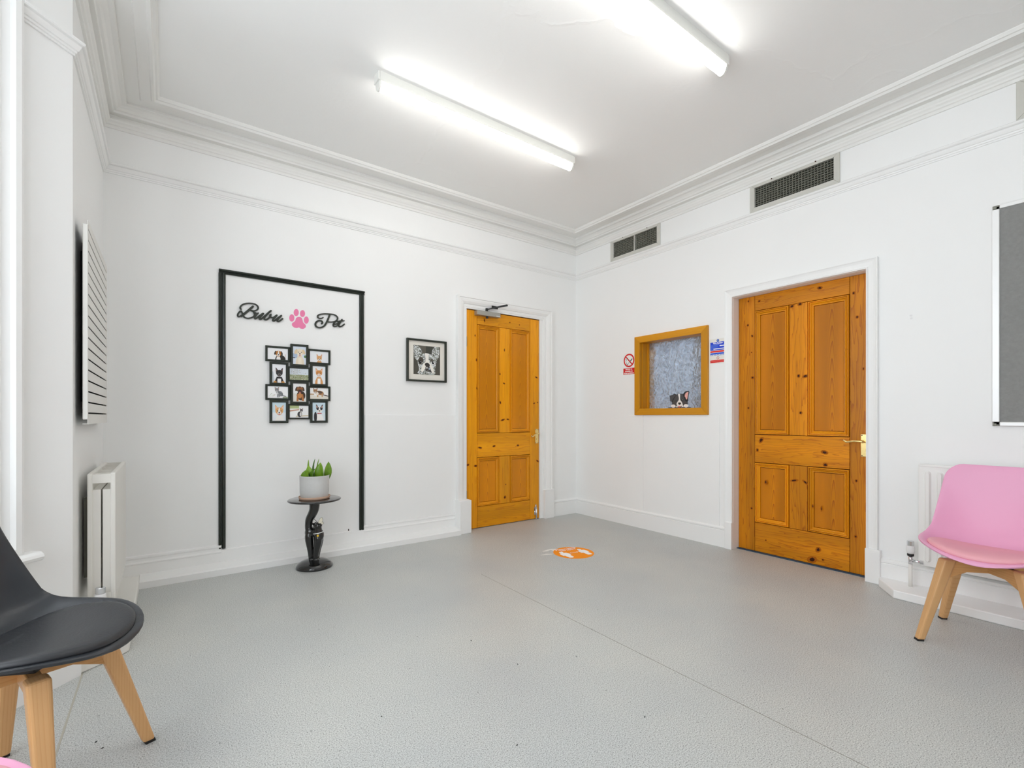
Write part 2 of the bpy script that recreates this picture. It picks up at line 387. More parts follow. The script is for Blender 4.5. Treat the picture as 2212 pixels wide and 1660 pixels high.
def text_shape(txt, size, M, name, m, parent, lift=.002, align='CENTER', bold=0):
    cu = bpy.data.curves.new('txt', 'FONT'); cu.body = txt; cu.size = size; cu.align_x = align; cu.align_y = 'CENTER'; cu.offset = bold; cu.resolution_u = 3
    t = bpy.data.objects.new('txt', cu); COL.objects.link(t)
    dg = bpy.context.evaluated_depsgraph_get(); me = bpy.data.meshes.new_from_object(t.evaluated_get(dg))
    bpy.data.objects.remove(t); bpy.data.curves.remove(cu)
    o0 = ORG.get(parent.name, Vector((0, 0, 0)))
    for v in me.vertices: v.co = Vector(M(v.co.x, v.co.y, lift)) - o0
    me.materials.clear(); me.materials.append(m); me.name = name
    ob = bpy.data.objects.new(name, me); COL.objects.link(ob); ob.parent = parent; ORG[ob.name] = o0
    return ob
def ribbon(mb, pts, wd, d0, d1):
    """variable stroke lettering: a bar following pts (2D) with round ends"""
    pts = smooth_open(pts, 7); n = len(pts); L, Rr = [], []
    for i in range(n):
        a, b = Vector(pts[max(i - 1, 0)]), Vector(pts[min(i + 1, n - 1)]); t = (b - a)
        if t.length < 1e-7: t = Vector((1, 0))
        t.normalize(); nn = Vector((-t.y, t.x)); e = min(i, n - 1 - i) / 3
        h = wd / 2 * (math.sqrt(max(0, 1 - (1 - min(e, 1)) ** 2)) * .75 + .25) * (1 + .25 * abs(t.y))
        p = Vector(pts[i]); L.append(p + nn * h); Rr.append(p - nn * h)
    rs = [[(l.x, d0, l.y), (l.x, d1, l.y), (r.x, d1, r.y), (r.x, d0, r.y)] for l, r in zip(L, Rr)]
    mb.rings(rs, smooth=False)
DATA = {"bubu":[[[[-3.2371,1.8157],[-3.2448,1.8212],[-3.2455,1.8326],[-3.2337,1.8495],[-3.2118,1.8614],[-3.1846,1.8672],[-3.1571,1.866],[-3.1398,1.8559],[-3.1339,1.8411],[-3.1416,1.826],[-3.1623,1.8163],[-3.1863,1.8185]],0.0075],[[[-3.1863,1.8185],[-3.1675,1.8121],[-3.1571,1.7979],[-3.1599,1.78],[-3.176,1.7664],[-3.1999,1.7588],[-3.2203,1.764],[-3.2304,1.7781],[-3.2354,1.7955],[-3.2428,1.8049],[-3.2528,1.7952],[-3.2611,1.7769],[-3.2581,1.7639],[-3.2455,1.7686],[-3.227,1.7851]],0.0075],[[[-3.163,1.8516],[-3.1846,1.8273],[-3.2084,1.801],[-3.2304,1.7781],[-3.2455,1.7655]],0.0112],[[[-3.1554,1.8078],[-3.153,1.7965]],0.015],[[[-3.1311,1.8079],[-3.145,1.7897],[-3.1554,1.772],[-3.153,1.7614],[-3.1416,1.7687],[-3.1224,1.7886],[-3.0996,1.8092]],0.0082],[[[-3.0979,1.8082],[-3.1119,1.7892],[-3.1242,1.7696],[-3.1207,1.7614],[-3.1084,1.77],[-3.0873,1.7923],[-3.0625,1.8211],[-3.0475,1.8346]],0.009],[[[-3.0489,1.8344],[-3.0731,1.8047],[-3.0926,1.7786],[-3.0926,1.764],[-3.0802,1.7636],[-3.0625,1.7803],[-3.0532,1.8005],[-3.056,1.8073]],0.0086],[[[-3.0582,1.8046],[-3.0546,1.7873],[-3.0392,1.7832],[-3.023,1.7964],[-3.0092,1.8077]],0.0075],[[[-3.01,1.8068],[-3.0248,1.787],[-3.0385,1.7686],[-3.0356,1.7598],[-3.023,1.7661],[-3.0012,1.7879],[-2.9793,1.8086]],0.0086],[[[-2.9793,1.8074],[-2.9958,1.7878],[-3.0085,1.769],[-3.0042,1.7588],[-2.9885,1.7686],[-2.9712,1.7868]],0.0086]],"pet":[[[[-2.685,1.8302],[-2.6971,1.8211],[-2.7171,1.8187],[-2.7283,1.829],[-2.7191,1.8444],[-2.687,1.8552],[-2.6423,1.8605],[-2.6031,1.8595],[-2.5802,1.8448],[-2.5802,1.8269],[-2.5969,1.8095],[-2.6217,1.8006],[-2.6545,1.7975]],0.0075],[[[-2.6361,1.8625],[-2.6464,1.8316],[-2.6606,1.796],[-2.6809,1.762],[-2.7091,1.7471],[-2.7342,1.7497],[-2.7438,1.7653],[-2.7378,1.7861],[-2.7191,1.7996],[-2.6999,1.7989],[-2.693,1.7871],[-2.7011,1.7744]],0.009],[[[-2.6102,1.784],[-2.5865,1.7897],[-2.5719,1.803],[-2.5811,1.813],[-2.6027,1.7985],[-2.6114,1.7783],[-2.6031,1.7678],[-2.5823,1.7761],[-2.5614,1.8012]],0.0075],[[[-2.5424,1.8336],[-2.5572,1.806],[-2.5694,1.781],[-2.5622,1.7706],[-2.5424,1.7797],[-2.5234,1.7983]],0.0082],[[[-2.574,1.8135],[-2.5234,1.8216]],0.0075]],"paw":[[[-2.8915,1.8006],[-2.8921,1.7934],[-2.8939,1.7866],[-2.8967,1.7807],[-2.9004,1.7759],[-2.9046,1.7727],[-2.9092,1.7712],[-2.9138,1.7716],[-2.918,1.7738],[-2.9217,1.7777],[-2.9245,1.783],[-2.9262,1.7893],[-2.9268,1.7962],[-2.9262,1.8033],[-2.9245,1.8101],[-2.9217,1.8161],[-2.918,1.8208],[-2.9138,1.8241],[-2.9092,1.8256],[-2.9046,1.8253],[-2.9004,1.8231],[-2.8967,1.8192],[-2.8939,1.8139],[-2.8921,1.8076]],[[-2.8608,1.8449],[-2.8614,1.8378],[-2.8632,1.8311],[-2.866,1.8251],[-2.8697,1.8204],[-2.874,1.8171],[-2.8787,1.8156],[-2.8833,1.816],[-2.8876,1.8181],[-2.8912,1.8219],[-2.8941,1.8271],[-2.8958,1.8334],[-2.8964,1.8403],[-2.8958,1.8473],[-2.8941,1.854],[-2.8912,1.8599],[-2.8876,1.8647],[-2.8833,1.868],[-2.8787,1.8695],[-2.874,1.8692],[-2.8697,1.8671],[-2.866,1.8633],[-2.8632,1.8581],[-2.8614,1.8518]],[[-2.8166,1.8428],[-2.8172,1.8359],[-2.819,1.8293],[-2.8219,1.8234],[-2.8257,1.8188],[-2.8301,1.8156],[-2.8347,1.8141],[-2.8394,1.8144],[-2.8438,1.8165],[-2.8475,1.8202],[-2.8504,1.8253],[-2.8522,1.8314],[-2.8528,1.8381],[-2.8522,1.845],[-2.8504,1.8516],[-2.8475,1.8574],[-2.8438,1.862],[-2.8394,1.8652],[-2.8347,1.8667],[-2.8301,1.8665],[-2.8257,1.8644],[-2.8219,1.8607],[-2.819,1.8556],[-2.8172,1.8495]],[[-2.7902,1.7965],[-2.7908,1.7892],[-2.7925,1.7823],[-2.7953,1.7763],[-2.7989,1.7714],[-2.8032,1.7682],[-2.8077,1.7667],[-2.8122,1.7671],[-2.8164,1.7694],[-2.82,1.7734],[-2.8228,1.7788],[-2.8245,1.7852],[-2.8251,1.7923],[-2.8245,1.7995],[-2.8228,1.8063],[-2.82,1.8124],[-2.8164,1.8172],[-2.8122,1.8205],[-2.8077,1.822],[-2.8032,1.8216],[-2.7989,1.8194],[-2.7953,1.8155],[-2.7925,1.8101],[-2.7908,1.8036]]],"pad":[[-2.8596,1.8127],[-2.8424,1.8087],[-2.834,1.79],[-2.8297,1.7732],[-2.8135,1.7574],[-2.8127,1.7389],[-2.829,1.7256],[-2.8474,1.726],[-2.8596,1.7333],[-2.8749,1.7267],[-2.8938,1.7299],[-2.9077,1.7425],[-2.907,1.7589],[-2.8938,1.7706],[-2.8851,1.7818],[-2.8794,1.8021]],"dog":[["#22252b",[[1.1318,1.2538],[1.1451,1.2585],[1.1643,1.2639],[1.1833,1.2724],[1.2045,1.2645],[1.2209,1.2699],[1.2534,1.2707],[1.273,1.2649],[1.281,1.2777],[1.2992,1.2889],[1.3308,1.2936],[1.3341,1.2834],[1.3308,1.2517],[1.3274,1.2298],[1.324,1.212],[1.3274,1.2039],[1.3195,1.1961],[1.3229,1.184],[1.3173,1.1702],[1.281,1.1568],[1.2626,1.146],[1.2162,1.1468],[1.188,1.1585],[1.1571,1.1776],[1.1595,1.1879],[1.1547,1.1962],[1.1583,1.2034],[1.1391,1.2028],[1.1355,1.2298]],1],["#4b4d50",[[1.1367,1.2526],[1.1643,1.2608],[1.1833,1.2683],[1.1975,1.2576],[1.1833,1.2427],[1.169,1.2247],[1.1559,1.2055],[1.1427,1.2058],[1.1391,1.2297]],1],["#4b4d50",[[1.2045,1.2604],[1.2233,1.2668],[1.2302,1.2391],[1.2302,1.2086],[1.2162,1.1927],[1.2045,1.1623],[1.188,1.1647],[1.1619,1.1796],[1.1666,1.2001],[1.1785,1.2244],[1.1904,1.2425],[1.1998,1.2544]],1],["#4b4d50",[[1.2488,1.2678],[1.2695,1.262],[1.281,1.2374],[1.2924,1.2109],[1.3037,1.1985],[1.3161,1.1962],[1.3173,1.1742],[1.2855,1.1608],[1.2695,1.1853],[1.2511,1.206],[1.2442,1.2285]],1],["#f0b6ae",[[1.3285,1.2837],[1.315,1.2813],[1.2969,1.273],[1.3003,1.2648],[1.289,1.2592],[1.2935,1.252],[1.289,1.2451],[1.2981,1.2368],[1.3026,1.2226],[1.3082,1.2144],[1.3161,1.2202],[1.3218,1.244]],0],["#f4f4f2",[[1.2221,1.2668],[1.243,1.266],[1.243,1.2386],[1.2453,1.2142],[1.2603,1.1956],[1.2695,1.1772],[1.2775,1.1508],[1.2764,1.1458],[1.1998,1.1471],[1.2092,1.1622],[1.2069,1.1827],[1.2162,1.1967],[1.2291,1.2147],[1.2291,1.2391]],1],["#2b2822",[[1.2233,1.1884],[1.2349,1.1912],[1.25,1.1888],[1.2534,1.1816],[1.2453,1.1717],[1.2372,1.1698],[1.2268,1.1761]],1],["#20222a",[[1.2151,1.1611],[1.2279,1.1527],[1.2395,1.1596],[1.2511,1.1543],[1.2638,1.1612],[1.258,1.1502],[1.2395,1.145],[1.2233,1.1477]],1],["#e88f84",[[1.2221,1.1548],[1.2361,1.1597],[1.2476,1.1554],[1.2442,1.1443],[1.2314,1.1404],[1.2233,1.1436]],1],["#0b0c10",[[1.2773,1.2113],[1.277,1.2088],[1.276,1.2065],[1.2745,1.2045],[1.2725,1.203],[1.2702,1.2021],[1.2677,1.2019],[1.2652,1.2023],[1.2629,1.2033],[1.2609,1.2049],[1.2593,1.207],[1.2584,1.2093],[1.258,1.2118],[1.2584,1.2144],[1.2593,1.2167],[1.2609,1.2186],[1.2629,1.2201],[1.2652,1.221],[1.2677,1.2213],[1.2702,1.2209],[1.2725,1.2198],[1.2745,1.2182],[1.276,1.2162],[1.277,1.2138]],0],["#ffffff",[[1.2727,1.2138],[1.2726,1.2132],[1.2724,1.2126],[1.2719,1.2122],[1.2714,1.2118],[1.2707,1.2116],[1.27,1.2115],[1.2693,1.2116],[1.2686,1.2119],[1.268,1.2123],[1.2676,1.2128],[1.2673,1.2134],[1.2672,1.214],[1.2673,1.2146],[1.2676,1.2152],[1.268,1.2157],[1.2686,1.2161],[1.2693,1.2163],[1.27,1.2163],[1.2707,1.2162],[1.2714,1.216],[1.2719,1.2156],[1.2724,1.2151],[1.2726,1.2145]],0],["#1c1d20",[[1.1927,1.2096],[1.2045,1.2103],[1.2162,1.2049],[1.2045,1.2062],[1.1951,1.1993],[1.1998,1.2064]],0],["#0d1020",[[1.1197,1.1469],[1.3542,1.1475],[1.3542,1.1432],[1.1197,1.1419]],0],["#fafafa",[[1.1975,1.1583],[1.1966,1.1545],[1.1941,1.151],[1.1902,1.148],[1.185,1.1458],[1.179,1.1444],[1.1726,1.144],[1.1661,1.1446],[1.1601,1.1462],[1.1549,1.1486],[1.1509,1.1518],[1.1484,1.1554],[1.1475,1.1593],[1.1484,1.1631],[1.1509,1.1666],[1.1549,1.1696],[1.1601,1.1719],[1.1661,1.1732],[1.1726,1.1736],[1.179,1.173],[1.185,1.1714],[1.1902,1.1689],[1.1941,1.1658],[1.1966,1.1622]],0],["#fafafa",[[1.3292,1.1589],[1.3284,1.1551],[1.3259,1.1515],[1.3221,1.1485],[1.317,1.1462],[1.3112,1.1448],[1.3049,1.1444],[1.2985,1.145],[1.2926,1.1466],[1.2875,1.149],[1.2836,1.1522],[1.2811,1.1559],[1.2803,1.1599],[1.2811,1.1637],[1.2836,1.1673],[1.2875,1.1704],[1.2926,1.1727],[1.2985,1.174],[1.3049,1.1744],[1.3112,1.1738],[1.317,1.1721],[1.3221,1.1697],[1.3259,1.1665],[1.3284,1.1628]],0],["#c9c9d6",[[1.1666,1.1538],[1.1685,1.1537],[1.1685,1.1455],[1.1666,1.1455]],0],["#c9c9d6",[[1.1785,1.1536],[1.1804,1.1535],[1.1804,1.1459],[1.1785,1.146]],0],["#c9c9d6",[[1.2992,1.1555],[1.301,1.1554],[1.301,1.1464],[1.2992,1.1464]],0],["#c9c9d6",[[1.3105,1.1553],[1.3123,1.1552],[1.3123,1.1466],[1.3105,1.1467]],0]]}

# ---------------------------------------------------------------- room shell
W = -3.98; H = 2.985; YB = -5.6
PA, PC = (0, 0), (W, 0)
B1, B2, B3, B4 = (W, -1.155), (W - .75, -1.905), (W - .75, -3.905), (W, -4.655)
D1, D2 = (W, YB), (0, YB)
T = .2
def seg_map(p, q):
    p, q = Vector(p), Vector(q); t = (q - p).normalized(); n = Vector((-t.y, t.x))
    return (lambda a, d, z: (p.x + t.x * a + n.x * d, p.y + t.y * a + n.y * d, z)), (q - p).length
def wall(name, p, q, label, holes=(), ext=(0, 0), z1=H + .06):
    M, L = seg_map(p, q); mb = MB(M)
    xs = sorted(set([-ext[0], L + ext[1]] + [v for h in holes for v in (h[0], h[1])]))
    zs = sorted(set([-.05, z1] + [v for h in holes for v in (h[2], h[3])]))
    for i in range(len(xs) - 1):
        run = None
        for j in range(len(zs) - 1):
            cx, cz = (xs[i] + xs[i + 1]) / 2, (zs[j] + zs[j + 1]) / 2
            solid = not any(h[0] < cx < h[1] and h[2] < cz < h[3] for h in holes)
            if solid and run is None: run = zs[j]
            if run is not None and (not solid or j == len(zs) - 2):
                mb.box(xs[i], -T, run, xs[i + 1], 0, zs[j] if not solid else zs[j + 1]); run = None
    return struct(mb.build(name, WALL), label, 'wall')
fl = MB().box(W - 1.1, YB - .3, -.12, .35, .35, 0).build('floor', FLOOR); struct(fl, 'grey speckled vinyl floor of the waiting room', 'floor')
ce = MB().box(W - 1.1, YB - .3, H, .35, .35, H + .15).build('ceiling', CEIL); struct(ce, 'white plaster ceiling with fine cracks and patches', 'ceiling')
# wall A (y=0): a runs from 0 at the corner towards -x
wall('wall_back', PA, PC, 'white wall with the paw lettering and the narrow pine door', holes=[(.484, 1.407, -.05, 2.072)], ext=(.2, .2))
# wall B (x=0): path D2 -> PA, a = y - YB
yb = lambda y: y - YB
VENTS = [(-.514, -1.114), (-1.942, -2.549), (-3.367, -3.97)]
holesB = [(yb(-2.70), yb(-1.803), -.05, 2.016), (yb(-1.543), yb(-.888), 1.126, 1.775)]
holesB += [(yb(b) + .035, yb(a) - .035, 2.665, 2.825) for a, b in VENTS]
wall('wall_right', D2, PA, 'white wall with the wide pine door, hatch and air vents', holes=holesB, ext=(.2, 0))
wall('wall_left', PC, B1, 'short white wall behind the slotted panel and end-on radiator')
wall('wall_left_return', B4, D1, 'white wall past the bay window')
wall('wall_front', D1, D2, 'white wall behind the viewpoint', ext=(.2, 0))
BAYS = [(B1, B2), (B2, B3), (B3, B4)]
WZ0, WZ1 = .545, 2.66
bay_open = []
for i, (p, q) in enumerate(BAYS):
    M, L = seg_map(p, q); a0, a1 = (.292, L - .15) if i == 0 else ((.2, L - .2) if i == 1 else (.15, L - .26))
    bay_open.append((a0, a1))
    wall(['wall_bay_near', 'wall_bay_middle', 'wall_bay_far'][i], p, q, ['angled white bay wall beside the slotted panel', 'middle white wall of the window bay', 'second angled white wall of the window bay'][i], holes=[(a0, a1, WZ0, WZ1)], ext=(0, 0))

# windows of the bay: sash frames, glazing, architrave, sill
for i, (p, q) in enumerate(BAYS):
    M, L = seg_map(p, q); a0, a1 = bay_open[i]
    wn = thing('window_%d' % (i + 2), ['white sash window in the angled bay wall at left', 'wide white sash window of the bay', 'white sash window of the far bay wall'][i], 'window', M(a0, 0, WZ0), kind='structure')
    MB(M).frame(a0 - .095, a1 + .095, WZ0 - .005, WZ1 + .095, [(0, 0), (0, .035), (.012, .042), (.03, .042), (.038, .026), (.06, .02), (.075, .03), (.09, .03), (.095, .012), (.095, 0)]).build('architrave', TRIM, wn)
    f = MB(M)
    for x0, x1, z0, z1 in ((a0, a0 + .05, WZ0, WZ1), (a1 - .05, a1, WZ0, WZ1), (a0 + .05, a1 - .05, WZ0, WZ0 + .06), (a0 + .05, a1 - .05, WZ1 - .06, WZ1), (a0 + .05, a1 - .05, 1.60, 1.65)): f.box(x0, -.14, z0, x1, -.09, z1)
    f.build('sash_frame', TRIM, wn, bevel=.004)
    for z0, z1 in ((WZ0 + .06, 1.60), (1.65, WZ1 - .06)): MB(M).box(a0 + .05, -.118, z0, a1 - .05, -.114, z1).build('pane', GLASS, wn)
    s = MB(M); rs = []
    s.prism([(0, WZ0 - .035), (.05, WZ0 - .035), (.062, WZ0 - .028), (.066, WZ0 - .018), (.062, WZ0 - .008), (.05, WZ0), (-.09, WZ0), (-.09, WZ0 - .035)], a0 - .14, a1 + .12, ax=0); s.build('window_sill', TRIM, wn)
    # daylight portal in the opening
    ld = bpy.data.lights.new('window_portal', 'AREA'); ld.shape = 'RECTANGLE'; ld.size = a1 - a0; ld.size_y = WZ1 - WZ0; ld.cycles.is_portal = True
    lo = bpy.data.objects.new('window_portal', ld); COL.objects.link(lo)
    c = Vector(M((a0 + a1) / 2, -.16, (WZ0 + WZ1) / 2)); inn = Vector(M((a0 + a1) / 2, 1, (WZ0 + WZ1) / 2)) - c
    lo.location = c; lo.rotation_euler = inn.to_track_quat('-Z', 'Y').to_euler()

# cornice, picture rail, skirtings
CORN = [(0, 2.842), (.012, 2.842), (.014, 2.858), (.022, 2.862), (.026, 2.872), (.034, 2.880), (.037, 2.889), (.034, 2.898), (.018, 2.901), (.018, 2.921), (.052, 2.924), (.056, 2.934), (.068, 2.937), (.078, 2.948), (.096, 2.958), (.116, 2.960), (.120, 2.966), (.120, 2.978), (.184, 2.979), (.190, 2.969), (.205, 2.967), (.238, 2.967), (.244, 2.958), (.256, 2.955), (.264, 2.966), (.273, 2.967), (.282, 2.980), (.282, 2.99), (0, 2.99)]
peri = [PA, PC, B1, B2, B3, B4, D1, D2]
struct(MB().sweep(CORN, peri, closed=True).build('trim_1', mat('cornice_paint', (.86, .855, .83), .5, bump=.02, bscale=30)), 'stepped plaster cornice around the ceiling', 'cornice')
RAIL = [(0, 2.564), (.007, 2.564), (.008, 2.572), (.013, 2.574), (.015, 2.582), (.020, 2.584), (.026, 2.595), (.030, 2.604), (.027, 2.606), (.038, 2.609), (.042, 2.614), (.042, 2.620), (.032, 2.627), (.012, 2.630), (0, 2.632)]
Mb, Lb = seg_map(B1, B2)
rend = Mb(.197, 0, 0)[:2]
struct(MB().sweep(RAIL, [D2, PA, PC, B1, rend]).build('trim_2', TRIM), 'moulded picture rail high on the walls', 'picture rail')
SK_L = [(0, 0), (.022, 0), (.022, .045), (.017, .05), (.017, .125), (.022, .128), (.022, .134), (.013, .142), (.011, .155), (.016, .165), (.014, .176), (0, .18)]
SK_F = [(0, 0), (.022, 0), (.022, .045), (.016, .05), (.016, .144), (0, .147)]
SK_R = [(0, 0), (.018, 0), (.018, .135), (.013, .14), (.02, .146), (.02, .156), (.01, .166), (0, .168)]
struct(MB().sweep(SK_L, [(-1.514, 0), (-2.372, 0)]).build('baseboard_back', TRIM), 'white moulded skirting between black panel and narrow door', 'skirting')
struct(MB().sweep(SK_F, [(-2.372, 0), (-3.36, 0)]).build('baseboard_back.001', TRIM), 'plain white skirting board behind the cat table', 'skirting')
struct(MB().sweep(SK_L, [(-3.36, 0), (W, 0)]).build('baseboard_back.002', TRIM), 'white moulded skirting beside the end-on radiator', 'skirting')
struct(MB().sweep(SK_R, [(0, -1.755), (0, 0), (-.36, 0)]).build('baseboard_right', TRIM), 'white skirting running round the far corner', 'skirting')
struct(MB().sweep(SK_R, [(0, YB), (0, -2.775)]).build('baseboard_right.001', TRIM), 'white skirting behind the ribbed radiator', 'skirting')
struct(MB().sweep(SK_R, [(W, 0), (W, -1.0)]).build('baseboard_left', CREAM), 'cream skirting behind the end-on radiator', 'skirting')
struct(MB().sweep([(0, 0), (.067, 0), (.067, .075), (.06, .082), (0, .082)], [Mb(0.02, 0, 0)[:2], B2, B3, B4]).build('baseboard_bay', TRIM), 'white plinth skirting round the window bay', 'skirting')
# low plinths boxing the pipes under the radiators
struct(MB().prism([(0, YB), (0, -2.775), (-.045, -2.775), (-.075, -2.785), (-.235, -2.90), (-.235, YB)], 0, .05).build('trim_3', TRIM, bevel=.006), 'low white plinth along the floor under the ribbed radiator', 'plinth')
struct(MB().prism([(W, -.005), (-3.80, -.005), (-3.80, -1.075), (-3.835, -1.115), (W + .03, -1.2), (W, -1.2)], 0, .055).build('trim_4', CREAM, bevel=.006), 'low cream plinth along the floor under the end-on radiator', 'plinth')

struct(MB(lambda d, z, x: (x, -d, z)).prism([(0, 0), (.128, 0), (.128, .04), (.118, .048), (.02, .062), (0, .062)], -3.80, -1.531).build('trim_7', TRIM), 'low white plinth boxing along the floor behind the cat table', 'plinth')
# painted boards on the walls
bd = MB().box(-2.36, -.007, .178, -1.515, 0, 1.076).build('wall_board', WALL, bevel=.0015)
tag(bd, 'white painted board on the wall between black panel moulding and narrow door', 'wall board')
bd = thing('wall_board', 'white painted boards on the wall under the pine framed hatch', 'wall board', (0, -1.2, .17))
MB().box(-.006, -1.69, .165, 0, -.925, 1.077).build('board', WALL, bd, bevel=.0015)
MB().box(-.005, -.922, .165, 0, -.741, 1.077).build('board', WALL, bd, bevel=.0015)

# floor seams (welded joints between vinyl sheets)
SEAM = mat('seam_weld', (.22, .20, .16), .5)
sm = MB().box(-1.953, -5.5, 0, -1.951, -1.12, .0005).build('seam', SEAM, fl)
sm = MB().box(-3.948, -4.6, 0, -3.942, -1.20, .0008).build('seam', mat('seam_weld_pale', (.45, .43, .36), .5), fl)
# scuffed patch of old adhesive by the sticker, chips and specks
SC = mat('adhesive_scuff', (.80, .79, .76), .5, vary=.1, vscale=40)
def on_floor(o, e1, e2): return lambda a, b, l: (o[0] + e1[0] * a + e2[0] * b, o[1] + e1[1] * a + e2[1] * b, l)
FM = on_floor((-1.18, -.99), (RGT.x, RGT.y), (FWD.x, FWD.y))
pts = smooth_closed([(-.10, -.03), (-.05, .03), (.0, .05), (.05, .035), (.02, .0), (-.01, -.015), (-.03, .015), (-.06, -.02)], 3)
flat_art('scuff', [(SC, pts)], FM, fl, step=.0004)
flat_art('scuff', [(SC, smooth_closed([(-.12, -.13), (-.07, -.09), (-.02, -.10), (-.07, -.115)], 3))], FM, fl, step=.0004)
SPK = mat('floor_grit', (.03, .03, .03), .7)
for k, (gx, gy) in enumerate([(-1.95, -2.15), (-2.2, -2.3), (-2.45, -2.2), (-2.3, -2.75), (-2.75, -2.6), (-2.9, -2.95), (-2.5, -1.9), (-1.75, -2.0), (-3.25, -2.75), (-3.05, -2.2), (-3.35, -2.35), (-3.72, -2.15), (-3.6, -2.3), (-3.85, -1.78), (-3.83, -1.83), (-3.5, -2.5)]):
    a = random.uniform(0, PI); s = random.uniform(.003, .006)
    MB().prism([(gx + s * math.cos(a + t) * k_, gy + s * math.sin(a + t) * k_) for t, k_ in ((0, 1), (1.3, .5), (PI, 1), (4.4, .5))], 0, .0015).build('grit', SPK, fl)

# ---------------------------------------------------------------- doors
WOODS = {'door_1': (PINE_V, PINE_H, PINEM), 'door_2': (PINE2_V, PINE2_H, PINE2M)}
def door(nm, label, M, a0, a1, zt, st_l, pan1, pan2, zs, front):
    """a = across, d = towards the room, front = depth of the leaf face"""
    ub, ut, lb, lt = zs['ub'], zs['ut'], zs['lb'], zs['lt']
    d = thing(nm, label, 'door', M((a0 + a1) / 2, front, 0), kind='structure')
    th = .044; z0 = .006
    PINE_V, PINE_H, PINEM = WOODS[nm]
    def part(n, x0, za, x1, zb, m, bev=.0018, f=0): return MB(M).box(x0, front - th, za, x1, front + f, zb).build(n, m, d, bevel=bev)
    g = .0014
    part('stile', a0, z0, pan1[0] - g, zt, PINE_V); part('stile', pan2[1] + g, z0, a1, zt, PINE_V)
    part('top_rail', pan1[0] + g, ut + g, pan2[1] - g, zt, PINE_H); part('lock_rail', pan1[0] + g, lt + g, pan2[1] - g, ub - g, PINE_H)
    part('bottom_rail', pan1[0] + g, z0, pan2[1] - g, lb - g, PINE_H)
    part('muntin', pan1[1] + g, ub + g, pan2[0] - g, ut - g, PINE_V); part('muntin', pan1[1] + g, lb + g, pan2[0] - g, lt - g, PINE_V)
    MB(M).box(a0 + .01, front - th + .002, z0 + .01, a1 - .01, front - .03, zt - .01).build('core', GROOVE, d)  # dark sheet behind the gaps: joints and painted shadow lines of the mouldings
    for (x0, x1) in (pan1, pan2):
        for (za, zb) in ((ub, ut), (lb, lt)):
            MB(M).box(x0 + .0395, front - .03, za + .0395, x1 - .0395, front - .015, zb - .0395).build('panel', PINEP[0 if nm == 'door_1' else 1], d)
            MB(M).frame(x0, x1, za, zb, [(.0034, front - .03), (.0034, front + .003), (.006, front + .009), (.0105, front + .009), (.012, front - .002), (.0145, front - .002), (.016, front + .005), (.020, front + .003), (.026, front - .006), (.031, front - .010), (.035, front - .0095), (.037, front - .017), (.037, front - .03)]).build('panel_moulding', PINEM, d)
    return d
def knots(d, M, front, lst):
    for a, z, r1, r2, rot in lst:
        mb = MB()
        for k, (s, m) in enumerate(((1.25, 0), (.66, 1))):
            mb.cur = m; e = ell(a, z, r1 * s, r2 * s, rot, 12)
            e = [(x + random.uniform(-.12, .12) * r2, y + random.uniform(-.12, .12) * r2) for x, y in e]
            b = mb.add([M(x, front + .0003 + .0003 * k, y) for x, y in e]); mb.face(range(b, b + 12))
        mb.build('knot', [KNOTR, KNOT], d)
MA = lambda a, d, z: (a, -d, z)
MBm = lambda a, d, z: (-d, -a, z)
fa = -.004
dA = door('door_1', 'narrow pine panelled door with a closer beside the framed dog picture', MA, -1.402, -.527, 2.067, 0, (-1.283, -1.026), (-.897, -.644), dict(ub=.904, ut=1.938, lb=.206, lt=.673), fa)
knots(dA, MA, fa, [(-1.305, 1.83, .006, .010, 0), (-1.29, 1.60, .007, .012, 0), (-1.285, 1.33, .006, .014, 10), (-1.03, 1.80, .007, .01, 0), (-1.02, 1.48, .007, .009, 0), (-1.015, 1.2, .008, .013, 20), (-.965, 1.72, .005, .013, 0), (-.97, 1.39, .012, .007, -20), (-.985, 1.03, .022, .008, 15), (-.925, 1.035, .014, .007, -10), (-.9, 2.0, .007, .006, 0), (-.78, 1.99, .006, .005, 30), (-.56, 1.47, .016, .007, -20), (-.59, 1.2, .012, .006, 20), (-.545, 1.21, .008, .006, 0), (-1.385, .61, .014, .009, 15), (-1.30, .595, .016, .010, 0), (-.545, .60, .018, .008, -30), (-1.25, .765, .02, .008, -8), (-1.09, .775, .016, .008, 10), (-.80, .772, .014, .009, 0), (-.96, .265, .012, .014, 0), (-.95, .39, .006, .006, 0), (-1.2, 1.985, .007, .015, 10)])
fb = -.08
dB = door('door_2', 'wide pine panelled door with brass lever beside the hatch', MBm, 1.806, 2.698, 2.012, 0, (1.935, 2.19), (2.316, 2.577), dict(ub=.922, ut=1.893, lb=.232, lt=.702), fb)
